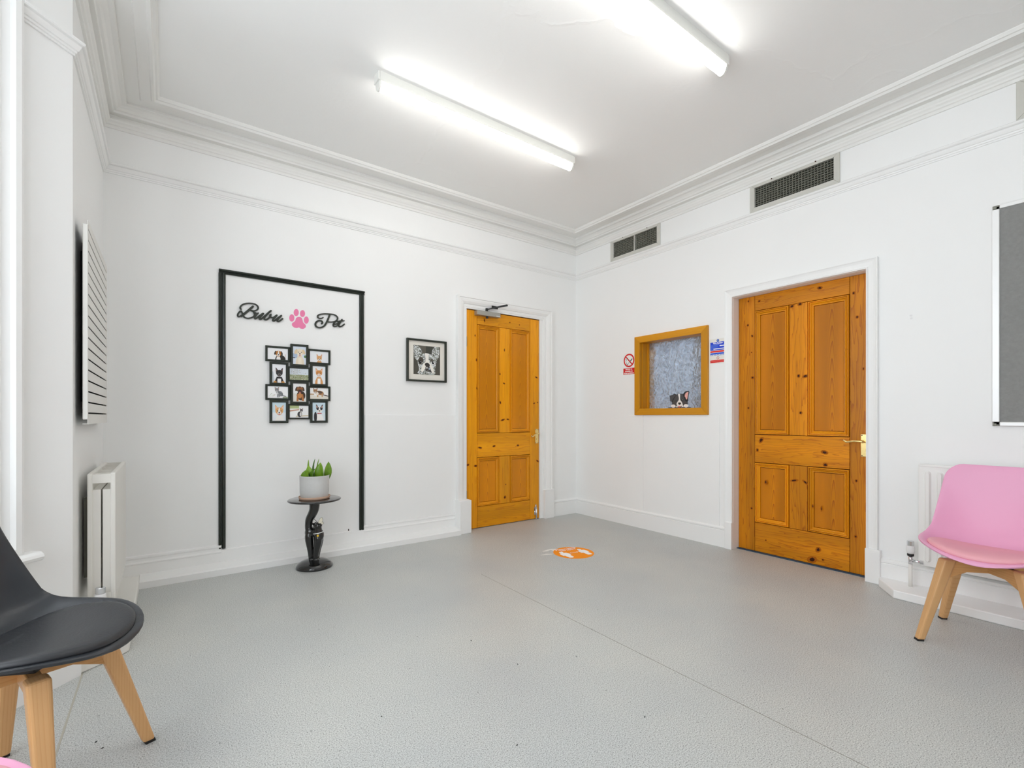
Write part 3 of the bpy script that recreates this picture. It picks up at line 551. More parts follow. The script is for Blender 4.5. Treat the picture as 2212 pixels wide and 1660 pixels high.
knots(dB, MBm, fb, [(1.885, 1.98, .006, .009, 0), (1.88, 1.79, .008, .009, 0), (1.915, 1.70, .008, .010, 20), (1.91, 1.57, .005, .005, 0), (1.918, 1.37, .011, .010, 0), (1.885, 1.13, .008, .009, 0), (1.97, 1.965, .010, .008, 20), (2.395, 1.975, .016, .010, -10), (2.21, 1.88, .014, .010, 20), (2.265, 1.885, .015, .011, 10), (2.255, 1.36, .010, .012, 0), (2.30, 1.355, .018, .010, 15), (2.27, 1.09, .010, .010, 20), (1.985, .878, .022, .013, 55), (1.955, .80, .010, .012, 0), (2.425, .81, .020, .012, -10), (2.43, .722, .014, .013, 0), (2.225, .59, .026, .008, 12), (2.30, .585, .02, .008, -40), (2.02, .555, .009, .014, 0), (2.60, 1.895, .008, .010, 0), (2.62, 1.73, .008, .010, 0), (2.655, 1.38, .005, .010, 0), (2.615, .63, .007, .010, 0), (2.612, .255, .008, .010, 0), (2.02, .105, .006, .006, 0), (2.385, .115, .014, .018, -30), (2.345, .035, .028, .020, 25), (2.415, .05, .008, .006, 0), (1.91, .335, .008, .010, 0), (2.405, .41, .005, .018, 0), (2.35, .42, .005, .012, 0), (2.56, 1.52, .006, .006, 0)])
# linings, stops, architraves, plinth blocks
la = MB().box(-1.407, .04, 0, -1.385, T, 2.072).box(-.522, -.004, 0, -.484, T, 2.072).box(-.544, .046, 0, -.522, T, 2.072).box(-1.385, .046, 2.05, -.544, T, 2.072).box(-1.385, .05, -.02, -.544, T, .02)
la.build('door_lining', TRIM, dA)
MB().box(.126, -2.70, 0, T, -2.68, 2.016).box(.126, -1.823, 0, T, -1.803, 2.016).box(.126, -2.68, 1.995, T, -1.823, 2.016).build('door_lining', TRIM, dB)
MB().box(.0, -2.70, 0, .126, -2.6985, 2.016).box(0, -1.8045, 0, .126, -1.803, 2.016).box(0, -2.70, 2.0135, .126, -1.803, 2.0155).build('reveal', mat('reveal_paint', (.88, .865, .855), .45), dB)
MB().box(.05, -2.70, -.01, T, -1.803, .0052).build('threshold', mat('blue_threshold', (.012, .06, .12), .5), dB)
def archi(name, M, a0, a1, zt, prof, label):
    """U-shaped moulding: prof (distance outwards from the opening, depth)"""
    t = thing(name, label, 'architrave', M((a0 + a1) / 2, 0, 0), kind='structure')
    rs = []
    for ax, az, sx, sz in ((a0, 0, -1, 0), (a0, zt, -1, 1), (a1, zt, 1, 1), (a1, 0, 1, 0)): rs.append([(ax + sx * o, d, az + sz * o) for o, d in prof])
    MB(M).rings(rs, smooth=False).build('moulding', TRIM, t); return t
tA = archi('trim_5', MA, -1.407, -.484, 2.072, [(0, -.03), (0, .012), (.004, .014), (.012, .014), (.014, .018), (.038, .019), (.041, .026), (.06, .036), (.078, .040), (.09, .04), (.093, .046), (.108, .046), (.108, -.0)], 'white moulded architrave round the narrow pine door')
MB().box(-1.53, -.108, 0, -1.412, 0, .30).build('plinth_block', TRIM, tA, bevel=.004)
MB().box(-.486, -.052, 0, -.362, 0, .30).build('plinth_block', TRIM, tA, bevel=.004)
tB = archi('trim_6', MBm, 1.803, 2.70, 2.016, [(0, -.02), (0, .02), (.006, .022), (.012, .014), (.04, .018), (.052, .022), (.058, .026), (.062, .026), (.062, 0)], 'white moulded architrave round the wide pine door')
for x0, x1 in ((1.752, 1.806), (2.697, 2.778)): MB(MBm).box(x0, 0, 0, x1, .034, .215).build('plinth_block', TRIM, tB, bevel=.004)
# lever handles
def lever(d, M, front, a, z, tilt, flip):
    pl = MB(M).box(a - .022, front, z - .10, a + .022, front + .006, z + .05)
    plate = pl.build('lock_plate', BRASS, d, bevel=.0025)
    s = MB(M); q = smooth_open([(a, front + .004, z), (a, front + .038, z), (a - .012, front + .046, z + .002), (a - .05, front + .046, z + .003 + tilt * .3), (a - .085, front + .044, z - .004 + tilt), (a - .10, front + .043, z + .002 + tilt * 1.1), (a - .108, front + .042, z + .008 + tilt * 1.1)], 5)
    s.tube(q, [.009] * 8 + [.0075] * (len(q) - 14) + [.006] * 6, 10).build('lever', BRASS, plate)
    for zz in (z + .042, z - .092):
        for aa in (a - .014, a + .014): MB(M).box(aa - .003, front + .006, zz - .003, aa + .003, front + .0072, zz + .003).build('screw', KNOT, plate)
    MB(M).tube([(a, front + .004, z - .055), (a, front + .010, z - .055)], .008, 12).build('thumb_turn', BRASS, plate)
lever(dA, MA, fa, -.558, .885, -.022, 1)
lever(dB, MBm, fb, 2.663, .895, 0, 1)
# closer on door A, barrel bolt, butt hinge
cl = MB(MA).box(-1.315, fa, 2.02, -1.05, fa + .055, 2.064).build('door_closer', mat('closer_silver', (.42, .41, .37), .4, metal=.6), dA, bevel=.003)
MB(MA).tube([(-1.19, fa + .03, 2.022), (-1.19, fa + .03, 2.0)], .012, 12).build('adjuster_cap', BLKPL, cl)
MB(MA).hull8([(-1.19, .012, 2.085), (-1.175, .040, 2.085), (-1.02, .13, 2.122), (-1.03, .11, 2.122), (-1.19, .012, 2.095), (-1.175, .040, 2.095), (-1.02, .13, 2.134), (-1.03, .11, 2.134)]).build('closer_arm', BLKRB, cl)
MB(MA).tube([(-1.19, .02, 2.064), (-1.19, .02, 2.098)], .013, 12).build('pivot', BLKRB, cl)
MB(MA).hull8([(-1.03, .13, 2.126), (-1.01, .115, 2.126), (-1.12, .046, 2.10), (-1.14, .046, 2.10), (-1.03, .13, 2.138), (-1.01, .115, 2.138), (-1.12, .046, 2.11), (-1.14, .046, 2.11)]).build('closer_arm', BLKRB, cl)
MB(MA).box(-1.10, fa + .057, 2.024, -1.06, fa + .0575, 2.034).build('badge', mat('badge_silver', (.7, .7, .68), .3), cl)
MB(MA).box(-1.15, .046, 2.098, -1.08, .049, 2.125).build('arm_bracket', BLKRB, cl)
bl = MB(MA).box(-.590, fa, .045, -.553, fa + .003, .125).build('bolt_plate', CHROME, dA, bevel=.001)
MB(MA).tube([(-.571, fa + .012, .018), (-.571, fa + .012, .108)], .0095, 12).build('bolt_barrel', CHROME, bl)
MB(MA).tube([(-.583, fa + .012, .085), (-.583, fa + .012, .145), (-.577, fa + .012, .152), (-.571, fa + .012, .145), (-.571, fa + .012, .13)], .004, 8).build('bolt_loop', CHROME, bl)
MB(MA).tube([(-.571, fa + .012, .0), (-.571, fa + .012, .02)], .007, 12).build('bolt_tip', CHROME, bl)
for z in (.28, 1.72): MB(MA).tube([(-1.405, .004, z), (-1.405, .004, z + .09)], .006, 8).build('hinge', mat('hinge_dark', (.1, .06, .03), .4, metal=.7), dA)

# ---------------------------------------------------------------- reception hatch
hw = thing('window_1', 'pine framed reception hatch with obscured glass', 'window', (0, -1.21, 1.08), kind='structure')
y0, y1, z0, z1 = .829, 1.594, 1.077, 1.827
prof = 0.061
for nm, poly, m in (('frame_side', [(y0, z0), (y0, z1), (y0 + prof, z1 - prof), (y0 + prof, z0 + prof)], OAK_V), ('frame_side', [(y1, z0), (y1, z1), (y1 - prof, z1 - prof), (y1 - prof, z0 + prof)], OAK_V),
                    ('frame_head', [(y0, z1), (y1, z1), (y1 - prof, z1 - prof), (y0 + prof, z1 - prof)], OAK_H), ('frame_sill', [(y0, z0), (y1, z0), (y1 - prof, z0 + prof), (y0 + prof, z0 + prof)], OAK_H)):
    MB(lambda a, b, d: MBm(a, d, b)).prism(poly, -.02, .022).build(nm, m, hw, bevel=.003)
MB(MBm).box(.888, -T, 1.126, .897, -.02, 1.775).build('lining', OAK_V, hw); MB(MBm).box(1.534, -T, 1.126, 1.543, -.02, 1.775).build('lining', OAK_V, hw)
MB(MBm).box(.897, -T, 1.126, 1.534, -.02, 1.135).build('lining', OAK_H, hw); MB(MBm).box(.897, -T, 1.767, 1.534, -.02, 1.775).build('lining', OAK_H, hw)
for x0, x1, za, zb in ((.897, .908, 1.135, 1.767), (1.523, 1.534, 1.135, 1.767)): MB(MBm).box(x0, -.108, za, x1, -.09, zb).build('glazing_bead', OAK_V, hw)
MB(MBm).box(.897, -.114, 1.135, 1.534, -.110, 1.767).build('pane', OBSC, hw)
# office behind the hatch
of = thing('wall_office', 'office room seen dimly through the obscured hatch glass', 'room', (.2, -1.2, .6), kind='structure')
OW = mat('office_wall', (.55, .62, .70), .7)
MB().box(1.5, -2.3, .6, 1.56, -.1, 2.4).box(.2, -.1, .6, 1.56, -.04, 2.4).box(.2, -2.36, .6, 1.56, -2.3, 2.4).box(.2, -2.36, 2.4, 1.56, -.04, 2.46).box(.2, -2.36, .54, 1.56, -.04, .6).build('office_shell', OW, of)
MB().box(.5, -2.0, .6, .95, -1.17, 1.95).build('cupboard', mat('office_cupboard', (.16, .12, .085), .6), of)
MB().box(.55, -1.5, 2.385, 1.15, -.9, 2.399).build('added_glow_panel', mat('added_office_glow', (1, 1, 1), .5, emit=16), of)  # unseen glowing panel, added to brighten the room behind the glass
# dog sticker on the glass
SM = lambda a, b, l: (.1095 - l, -a, b)
dogst = flat_art('dog_sticker', [(c, smooth_closed([tuple(p) for p in pts], 3) if s else [tuple(p) for p in pts]) for c, pts, s in DATA['dog']], SM, None, step=.0002)
tag(dogst, 'winking black and white dog sticker at the bottom of the hatch glass', 'sticker')

# ---------------------------------------------------------------- air vents
for k, (ya, yb2) in enumerate(VENTS):
    a, b = -ya, -yb2
    v = thing('air_vent', ['smaller cream air vent with centre bar nearest the far corner', 'wide cream air vent high above the pine door', 'cream air vent at the upper right edge of the picture'][k], 'air vent', (0, (ya + yb2) / 2, 2.63), 'air vents above the picture rail')
    z0, z1 = 2.634, 2.856
    fw = .036
    for nm, poly in (('frame_side', [(a, z0), (a, z1), (a + fw, z1 - fw), (a + fw, z0 + fw)]), ('frame_side', [(b, z0), (b, z1), (b - fw, z1 - fw), (b - fw, z0 + fw)]), ('frame_rail', [(a, z1), (b, z1), (b - fw, z1 - fw), (a + fw, z1 - fw)]), ('frame_rail', [(a, z0), (b, z0), (b - fw, z0 + fw), (a + fw, z0 + fw)])):
        MB(lambda p, q, d: MBm(p, d, q)).prism(poly, 0, .012).build(nm, VENTF, v, bevel=.003)
    MB(MBm).box(a + .03, -.16, z0 + .03, b - .03, -.15, z1 - .03).build('duct_shade_back', DARK, v)  # black plate paints the darkness inside the duct
    g = MB(MBm); nx = 26; nz = 9
    for i in range(nx + 1):
        x = a + fw + (b - a - 2 * fw) * i / nx; g.box(x - .0017, -.03, z0 + fw, x + .0017, -.004, z1 - fw)
    for j in range(nz + 1):
        z = z0 + fw + (z1 - z0 - 2 * fw) * j / nz; g.box(a + fw, -.03, z - .0017, b - fw, -.004, z + .0017)
    tag(g.build('grille', GRILLE, v), kind='stuff')
    if k == 0: MB(MBm).box((a + b) / 2 - .004, -.03, z0 + fw, (a + b) / 2 + .004, .006, z1 - fw).build('centre_bar', VENTF, v)
    for f in (.27, .76): MB(MBm).box(a + (b - a) * f - .004, .012, z1 - .02, a + (b - a) * f + .004, .0135, z1 - .012).build('screw_head', KNOT, v)

# ---------------------------------------------------------------- ceiling lights
TUBE = mat('tube_diffuser', (1.0, .985, .95), .5, emit=TUBE_EMISSION)
BATW = mat('batten_white', (.82, .82, .78), .4)
def batten(y, x0, x1, label):
    t = thing('ceiling_light', label, 'ceiling light', ((x0 + x1) / 2, y, H), 'fluorescent batten lights')
    prof = [(-.034, H), (-.034, H - .046), (-.030, H - .052), (.030, H - .052), (.034, H - .046), (.034, H)]
    MB(lambda p, z, x: (x, y + p, z)).prism(prof, x0, x1).build('batten_body', BATW, t)
    rs = []
    for x in (x0 + .012, x1 - .012): rs.append([(x, y + .027 * math.cos(a), H - .052 - .044 * math.sin(a)) for a in [PI * i / 14 for i in range(15)]])
    MB().rings(rs, close=True, smooth=False).build('diffuser', TUBE, t)
    for x, s in ((x0, -1), (x1, 1)): MB().box(min(x, x + s * .012), y - .034, H - .05, max(x, x + s * .012), y + .034, H - .001).build('end_cap', BATW, t, bevel=.002)
    for x in (x0 - .004, x1 - .008):
        MB(lambda p, z, h: (h, y + p, z)).prism([(.0285 * math.cos(PI * i / 10), H - .050 - .048 * math.sin(PI * i / 10)) for i in range(11)], x, x + .012).build('diffuser_cap', BATW, t)
    return t
batten(-1.235, -2.705, -1.235, 'lit fluorescent batten light on the ceiling nearer the black panel wall')
batten(-2.435, -2.73, -1.255, 'lit fluorescent batten light at the top edge, nearer the noticeboard wall')

# ---------------------------------------------------------------- black panel moulding and wall decoration
pm = thing('panel_moulding_frame', 'black painted moulding framing the lettering and photo collage', 'wall moulding', (-2.87, 0, .15))
def bar_v(x0, x1, z0, z1):
    w = x1 - x0
    MB(lambda p, d, z: (x0 + p * w, -d, z)).prism([(0, 0), (0, .010), (.12, .014), (.3, .014), (.36, .008), (.5, .008), (.56, .016), (.8, .018), (.95, .012), (1, .008), (1, 0)], z0, z1).build('stile', BLACKM, pm)
bar_v(-3.376, -3.334, .152, 2.052); bar_v(-2.406, -2.368, .145, 2.050)
MB(lambda p, d, x: (x, -d, 2.047 + p * .032)).prism([(0, 0), (0, .010), (.2, .014), (.36, .008), (.5, .008), (.56, .018), (.8, .022), (1, .016), (1, 0)], -3.374, -2.366).build('rail', BLACKM, pm)
LT = mat('letter_black', (.022, .028, .020), .4)
for nm, key, lab in (('lettering', 'bubu', 'black script lettering reading Bubu left of the pink paw'), ('lettering', 'pet', 'black script lettering reading Pet right of the pink paw')):
    mb = MB()
    for i, (pts, wd) in enumerate(DATA[key]): ribbon(mb, [tuple(p) for p in pts], wd * 1.12, -.002, -.012 - .0004 * i)
    tag(mb.build(nm, LT), lab, 'lettering', 'script words on the wall')
PK = mat('paw_pink', (.87, .22, .42), .4)
pw = thing('paw_sticker', 'pink paw print sticker between the two script words', 'sticker', (-2.86, 0, 1.79))
for poly in DATA['paw']: MB(lambda a, b, d: (a, -d, b)).prism([tuple(p) for p in poly], 0, .0015).build('toe_pad', PK, pw)
MB(lambda a, b, d: (a, -d, b)).prism(smooth_closed([tuple(p) for p in DATA['pad']], 3), 0, .0015).build('main_pad', PK, pw)

# photo collage ------------------------------------------------
def head(cx, cy, r, face, ear, ears, muzz='#f4efe8', nose='#2a1a18', blaze=None, tongue=False, inner='#d9a79a', mask=None):
    s = []
    for k in (-1, 1):
        if ears == 'up':
            s.append((ear, [(cx + k * .95 * r, cy + .1 * r), (cx + k * 1.05 * r, cy + 1.75 * r), (cx + k * .8 * r, cy + 1.6 * r), (cx + k * .22 * r, cy + .75 * r)]))
            s.append((inner, [(cx + k * .85 * r, cy + .5 * r), (cx + k * .95 * r, cy + 1.45 * r), (cx + k * .5 * r, cy + .8 * r)]))
    s.append((face, ell(cx, cy + .1 * r, r * .95, r * .95)))
    s.append((face, ell(cx, cy - .45 * r, r * .62, r * .65)))
    if ears == 'flop':
        for k in (-1, 1): s.append((ear, ell(cx + k * .98 * r, cy + .25 * r, .33 * r, .75 * r, k * 18)))
    if mask:
        for k in (-1, 1): s.append((mask, ell(cx + k * .48 * r, cy + .35 * r, .42 * r, .5 * r, k * 15)))
    if blaze: s.append((blaze, [(cx - .12 * r, cy + .95 * r), (cx + .12 * r, cy + .95 * r), (cx + .3 * r, cy - .2 * r), (cx - .3 * r, cy - .2 * r)]))
    s.append((muzz, ell(cx, cy - .5 * r, .48 * r, .46 * r)))
    for k in (-1, 1):
        s.append(('#120c0a', ell(cx + k * .42 * r, cy + .12 * r, .13 * r, .13 * r, n=10)))
        s.append(('#e8e8e8', ell(cx + k * .42 * r + .04 * r, cy + .16 * r, .035 * r, .035 * r, n=6)))
    s.append((nose, ell(cx, cy - .33 * r, .21 * r, .16 * r, n=12)))
    s.append(('#3a2020', [(cx - .3 * r, cy - .68 * r), (cx, cy - .60 * r), (cx + .3 * r, cy - .68 * r), (cx, cy - .74 * r)]))
    if tongue: s.append(('#e58a8c', ell(cx, cy - .85 * r, .16 * r, .24 * r)))
    return s
def chest(cx, cy, r, col, bib=None):
    s = [(col, [(cx - .65 * r, cy - .2 * r), (cx + .65 * r, cy - .2 * r), (cx + 1.2 * r, cy - 1.6 * r), (cx + 1.4 * r, cy - 4 * r), (cx - 1.4 * r, cy - 4 * r), (cx - 1.2 * r, cy - 1.6 * r)])]
    if bib: s.append((bib, [(cx - .45 * r, cy - .7 * r), (cx + .45 * r, cy - .7 * r), (cx + .55 * r, cy - 4 * r), (cx - .55 * r, cy - 4 * r)]))
    return s
def cat_side(cx, cy, r, col, stripe, belly, k=1):
    s = [(col, ell(cx + k * 1.5 * r, cy - 1.6 * r, 1.5 * r, 1.25 * r, -k * 35)), (col, ell(cx + k * .7 * r, cy - 1.2 * r, .8 * r, 1.2 * r, k * 20))]
    for i in range(5): s.append((stripe, ell(cx + k * (.9 + .45 * i) * r, cy - (1.0 + .25 * i) * r, .10 * r, .55 * r, k * 25)))
    s += [(belly, ell(cx + k * .35 * r, cy - 1.6 * r, .4 * r, .8 * r)), (col, ell(cx + k * .4 * r, cy - 2.7 * r, .28 * r, .9 * r)), (col, ell(cx + k * 1.1 * r, cy - 2.8 * r, .3 * r, .7 * r)), (stripe, ell(cx + k * 3.2 * r, cy - 2.7 * r, 1.2 * r, .16 * r, -k * 8))]
    return s
LA, PO = 1.62, .66
def bgd(c, c2=None, a=2): 
    s = [(c, [(0, 0), (a, 0), (a, 1), (0, 1)])]
    if c2: s.append((c2, [(0, 0), (a, 0), (a, .45), (0, .45)]))
    return s
rnd = random.Random(3)
garden = bgd('#dfe7ef', '#a9b08c')
for i in range(70):
    x, y, s_ = rnd.uniform(0, LA), rnd.uniform(0, .44), rnd.uniform(.02, .05); garden.append((rnd.choice(['#5c6a3a', '#3f4630', '#c9c2a8', '#7d6a4e', '#e6e2d6', '#8fa35a']), ell(x, y, s_, s_ * .7, rnd.uniform(0, 90), 7)))
for i in range(26):
    x, y, s_ = rnd.uniform(0, LA * .85), rnd.uniform(.45, .85), rnd.uniform(.015, .04); garden.append((rnd.choice(['#8a7a66', '#ffffff', '#b9a98e', '#6d7a58']), ell(x, y, s_, s_ * .6, rnd.uniform(0, 90), 7)))
for i in range(5): garden.append(('#b8b4b0', [(.1 + i * .12, .5), (.13 + i * .12, .5), (.13 + i * .12, 1), (.1 + i * .12, 1)]))
ART = [
    bgd('#f6f6f8') + [('#e2d6d0', [(1.38, .12), (1.46, .12), (1.46, .5), (1.38, .5)])] + [('#26201c', ell(1.02, .02, .42, .42))] + [('#f3f0ee', ell(.86, .0, .17, .35))] + head(.86, .52, .25, '#c9873f', '#2a211c', 'flop', blaze='#f3ede4', mask='#b8742f'),
    bgd('#dde6f2') + [('#aebfd6', [(0, .35), (.22, .35), (.22, .6), (0, .6)]), ('#3b3f45', [(0, .33), (.12, .33), (.12, .38), (0, .38)]), ('#4f7a4a', ell(.62, .45, .07, .08))] + chest(.35, .5, .17, '#e9dcc6', '#f2e8d6') + head(.345, .66, .20, '#ecdfc8', '#e3cda6', 'flop', muzz='#f3e9d8', nose='#3a2422', tongue=True),
    bgd('#eef0f4') + [('#d8a46c', ell(.82, -.05, .22, .25))] + head(.82, .36, .23, '#dba46a', '#d89e66', 'up', muzz='#f6efe6'),
    bgd('#f3f4f7') + [('#c9d0d6', [(0, 0), (.12, 0), (.05, .6), (0, .6)])] + chest(.34, .36, .19, '#1f1c1c', '#f5f3f2') + [('#c98f4a', ell(.14, .02, .08, .08)), ('#c98f4a', ell(.52, .02, .08, .08))] + head(.34, .52, .17, '#262425', '#231f20', 'up', muzz='#6b6664', inner='#8a6a62'),
    garden,
    bgd('#eef1f5') + chest(.33, .42, .16, '#d79a5e', '#faf8f4') + head(.33, .60, .17, '#d08a45', '#dc9c60', 'up', muzz='#f8f2ea', nose='#c98a80', inner='#f0c8b4'),
    bgd('#fbfbfc') + [('#7d9a55', [(.05, .05), (.35, .42), (.33, .44)]), ('#b9c79a', [(.1, .02), (.5, .28), (.49, .31)]), ('#9a6a5a', [(.3, .02), (.6, .3), (.58, .32)]), ('#9aa58a', ell(1.4, .06, .22, .08))] + cat_side(.72, .66, .17, '#8d8f92', '#5a5c60', '#d8d9da') + head(.72, .68, .16, '#8b8d90', '#7a7c80', 'up', muzz='#d5d6d8', nose='#b08078'),
    bgd('#f4f4f4', '#e9e6e0') + [('#3a2a20', ell(.40, .34, .22, .26)), ('#b5713a', [(.17, .02), (.27, .02), (.30, .42), (.20, .42)]), ('#b5713a', [(.45, .04), (.55, .04), (.50, .42), (.40, .42)]), ('#c98a50', ell(.34, .34, .09, .16))] + head(.34, .66, .17, '#6a4630', '#4a3426', 'flop', muzz='#3a2c26', mask='#9a6236', tongue=True),
    bgd('#fbfaf8') + [('#c9a888', [(0, .35), (.35, .35), (.35, .48), (0, .48)]), ('#ece6da', [(0, 0), (2, 0), (2, .3), (0, .3)])] + [('#a5744a', ell(.88, .56, .34, .20, -12)), ('#5a4636', ell(.85, .62, .22, .12, -12)), ('#5a4a40', ell(1.36, .34, .30, .05, -14)), ('#c79a6c', [(.62, .18), (.72, .18), (.74, .5), (.6, .5)]), ('#c79a6c', [(1.02, .2), (1.12, .2), (1.14, .5), (1.0, .5)]), ('#f1e8dc', ell(.62, .5, .13, .14))] + head(.46, .70, .18, '#a87a50', '#8a5e3c', 'up', muzz='#efe2d4'),
    bgd('#cfe4ee', '#e9eef2') + chest(.36, .30, .20, '#f4f1ec') + head(.34, .52, .20, '#e0a868', '#e6b880', 'up', blaze='#f8f4ee', tongue=True, inner='#f2c4b4'),
    bgd('#f6f7f6') + [('#b9c48e', [(0, .75), (.8, .75), (.8, 1), (0, 1)]), ('#c99a84', [(0, .5), (.8, .62), (.8, .72), (0, .62)]), ('#d9cfb8', [(.5, .05), (1.7, .12), (1.7, .22), (.6, .18)])] + [('#3a3a3c', ell(.86, .28, .20, .24)), ('#e6e4e0', ell(.94, .28, .08, .18))] + head(1.0, .58, .13, '#45454a', '#3c3c40', 'up', muzz='#dddbd8'),
    bgd('#cfe3ee', '#dfeaf0') + chest(.36, .38, .17, '#f6f4f2') + [('#26242a', ell(.15, .2, .08, .28)), ('#b23030', [(.24, .42), (.47, .42), (.47, .38), (.24, .37)])] + head(.355, .60, .17, '#f4f2f0', '#26242a', 'up', mask='#2a282e', blaze='#f6f4f2', inner='#e8b8a8'),
]
FR = [(-3.088, -2.924, 1.465, 1.577), (-2.922, -2.797, 1.437, 1.603), (-2.799, -2.635, 1.463, 1.577), (-3.061, -2.937, 1.293, 1.461), (-2.938, -2.783, 1.325, 1.434), (-2.783, -2.657, 1.295, 1.464),
      (-3.088, -2.923, 1.183, 1.297), (-2.921, -2.796, 1.157, 1.326), (-2.798, -2.635, 1.183, 1.295), (-3.061, -2.937, 1.015, 1.182), (-2.938, -2.783, 1.042, 1.156), (-2.784, -2.657, 1.015, 1.186)]
cg = thing('photo_collage_frame', 'black twelve picture collage frame with dog and cat photos', 'picture frame', (-2.86, 0, 1.0))
CF = mat('collage_black', (.018, .024, .016), .35)
WHC = ['tan and black floppy eared dog', 'cream labrador type dog', 'small tan puppy', 'black and white dog with pointed ears', 'garden plants', 'ginger kitten', 'grey tabby cat', 'brown dog sitting', 'brown patched cat walking', 'white and tan dog on blue', 'dark puppy outdoors', 'black and white puppy with red collar']
for i, (x0, x1, z0, z1) in enumerate(FR):
    port = (z1 - z0) > (x1 - x0); dep = .026 if port else .019; b = .0165 if port else (.012 if i in (4, 10) else .0145)
    fr = MB(MA).frame(x0, x1, z0, z1, [(0, .003), (0, dep - .002), (.003, dep), (b - .003, dep), (b, dep - .004), (b, .003)]).build('frame', CF, cg)
    ph = MB(MA).box(x0 + b - .004, .003, z0 + b - .004, x1 - b + .004, dep - .008, z1 - b + .004).build('photo', pr('#f4f4f4'), fr)
    ox, oz, hh, ww = x0 + b, z0 + b, z1 - z0 - 2 * b, x1 - x0 - 2 * b
    ar = ww / hh; ref = PO if port else LA
    art = [(c, [(p[0] * ar / ref, p[1]) for p in poly]) for c, poly in ART[i]]
    pic = flat_art('picture', art, (lambda ox, oz, hh, dep: lambda a, b_, l: (ox + a * hh, -(dep - .008) - l, oz + b_ * hh))(ox, oz, hh, dep), cg, box=(ar, 1), step=.00018)
    pic['label'] = 'photo of ' + WHC[i]
    bpy.data.objects.remove(ph)
for xx in (-2.931, -2.790):
    for zz in (1.444, 1.312, 1.172): MB(MA).box(xx - .006, .001, zz - .008, xx + .006, .006, zz + .008).build('connector', WHPL, cg)
for x, z in ((-3.0, 1.43), (-2.72, 1.43), (-3.0, 1.15), (-2.72, 1.15)): MB(MA).box(x - .02, 0, z - .01, x + .02, .004, z + .01).build('hanger', CF, cg)

# framed bulldog picture ----------------------------------------
fp = thing('framed_picture', 'square black framed picture of a bulldog face beside the narrow door', 'picture', (-1.813, 0, 1.366))
x0, x1, z0, z1 = -2.003, -1.622, 1.368, 1.738
MB(MA).frame(x0, x1, z0, z1, [(0, 0), (0, .026), (.003, .029), (.012, .029), (.016, .024), (.016, .006)]).build('frame', CF, fp)
MB(MA).box(x0 + .014, .002, z0 + .014, x1 - .014, .008, z1 - .014).build('mat_board', mat('mount_board', (.80, .77, .70), .7), fp)
S_ = .245; ox, oz = -1.937, 1.432; w_ = .256; h_ = .252
sh = [('#4c4a42', [(0, 0), (1, 0), (1, 1), (0, 1)]), ('#5e5a50', [(.33, .6), (.46, .6), (.46, 1), (.2, 1)]), ('#3d3f38', [(.46, .6), (.7, .6), (.7, 1), (.46, 1)])]
mz = lambda pts: (MOSAIC, smooth_closed(pts, 3))
sh += [mz([(.02, .98), (.16, .99), (.28, .86), (.33, .72), (.40, .66), (.36, .50), (.16, .46), (.03, .60), (.01, .8)]), mz([(.68, .72), (.72, .92), (.82, 1.0), (.95, .97), (.97, .8), (.93, .6), (.86, .55), (.72, .6)]),
       mz([(.33, .72), (.48, .75), (.68, .70), (.86, .55), (.84, .36), (.80, .20), (.76, 0), (.18, 0), (.20, .2), (.15, .42), (.2, .6)]),
       ('#f2efe8', [(.41, .74), (.57, .74), (.55, .55), (.60, .42), (.43, .40), (.44, .58)]), ('#4a453c', ell(.27, .47, .10, .13)), ('#5a564c', ell(.68, .50, .07, .07)),
       ('#f1eee6', smooth_closed([(.42, .43), (.58, .42), (.70, .30), (.76, .10), (.70, .06), (.62, .2), (.52, .22), (.42, .2), (.33, .08), (.28, .12), (.32, .3)], 3)),
       ('#2f2b2a', smooth_closed([(.42, .38), (.50, .42), (.58, .38), (.60, .31), (.52, .28), (.43, .31)], 3)), ('#3c3836', smooth_closed([(.45, .30), (.58, .30), (.64, .16), (.70, .04), (.60, .12), (.50, .14), (.44, .10)], 3)),
       ('#c8c8c6', ell(.49, .24, .03, .03)), ('#a8b4c2', ell(.58, .21, .03, .04)), ('#eae8e2', ell(.29, .41, .035, .03)), ('#14141a', ell(.25, .43, .055, .055)), ('#ececea', ell(.715, .42, .075, .06)), ('#16161c', ell(.72, .43, .05, .055)), ('#ffffff', ell(.735, .455, .016, .016)), ('#ffffff', ell(.265, .45, .012, .012)),
       (MOSAIC, [(.3, .0), (.72, .0), (.66, .08), (.5, .1), (.36, .07)])]
flat_art('print', sh, lambda a, b, l: (ox + a * w_, -.008 - l, oz + b * h_), fp, box=(1, 1), step=.00022)

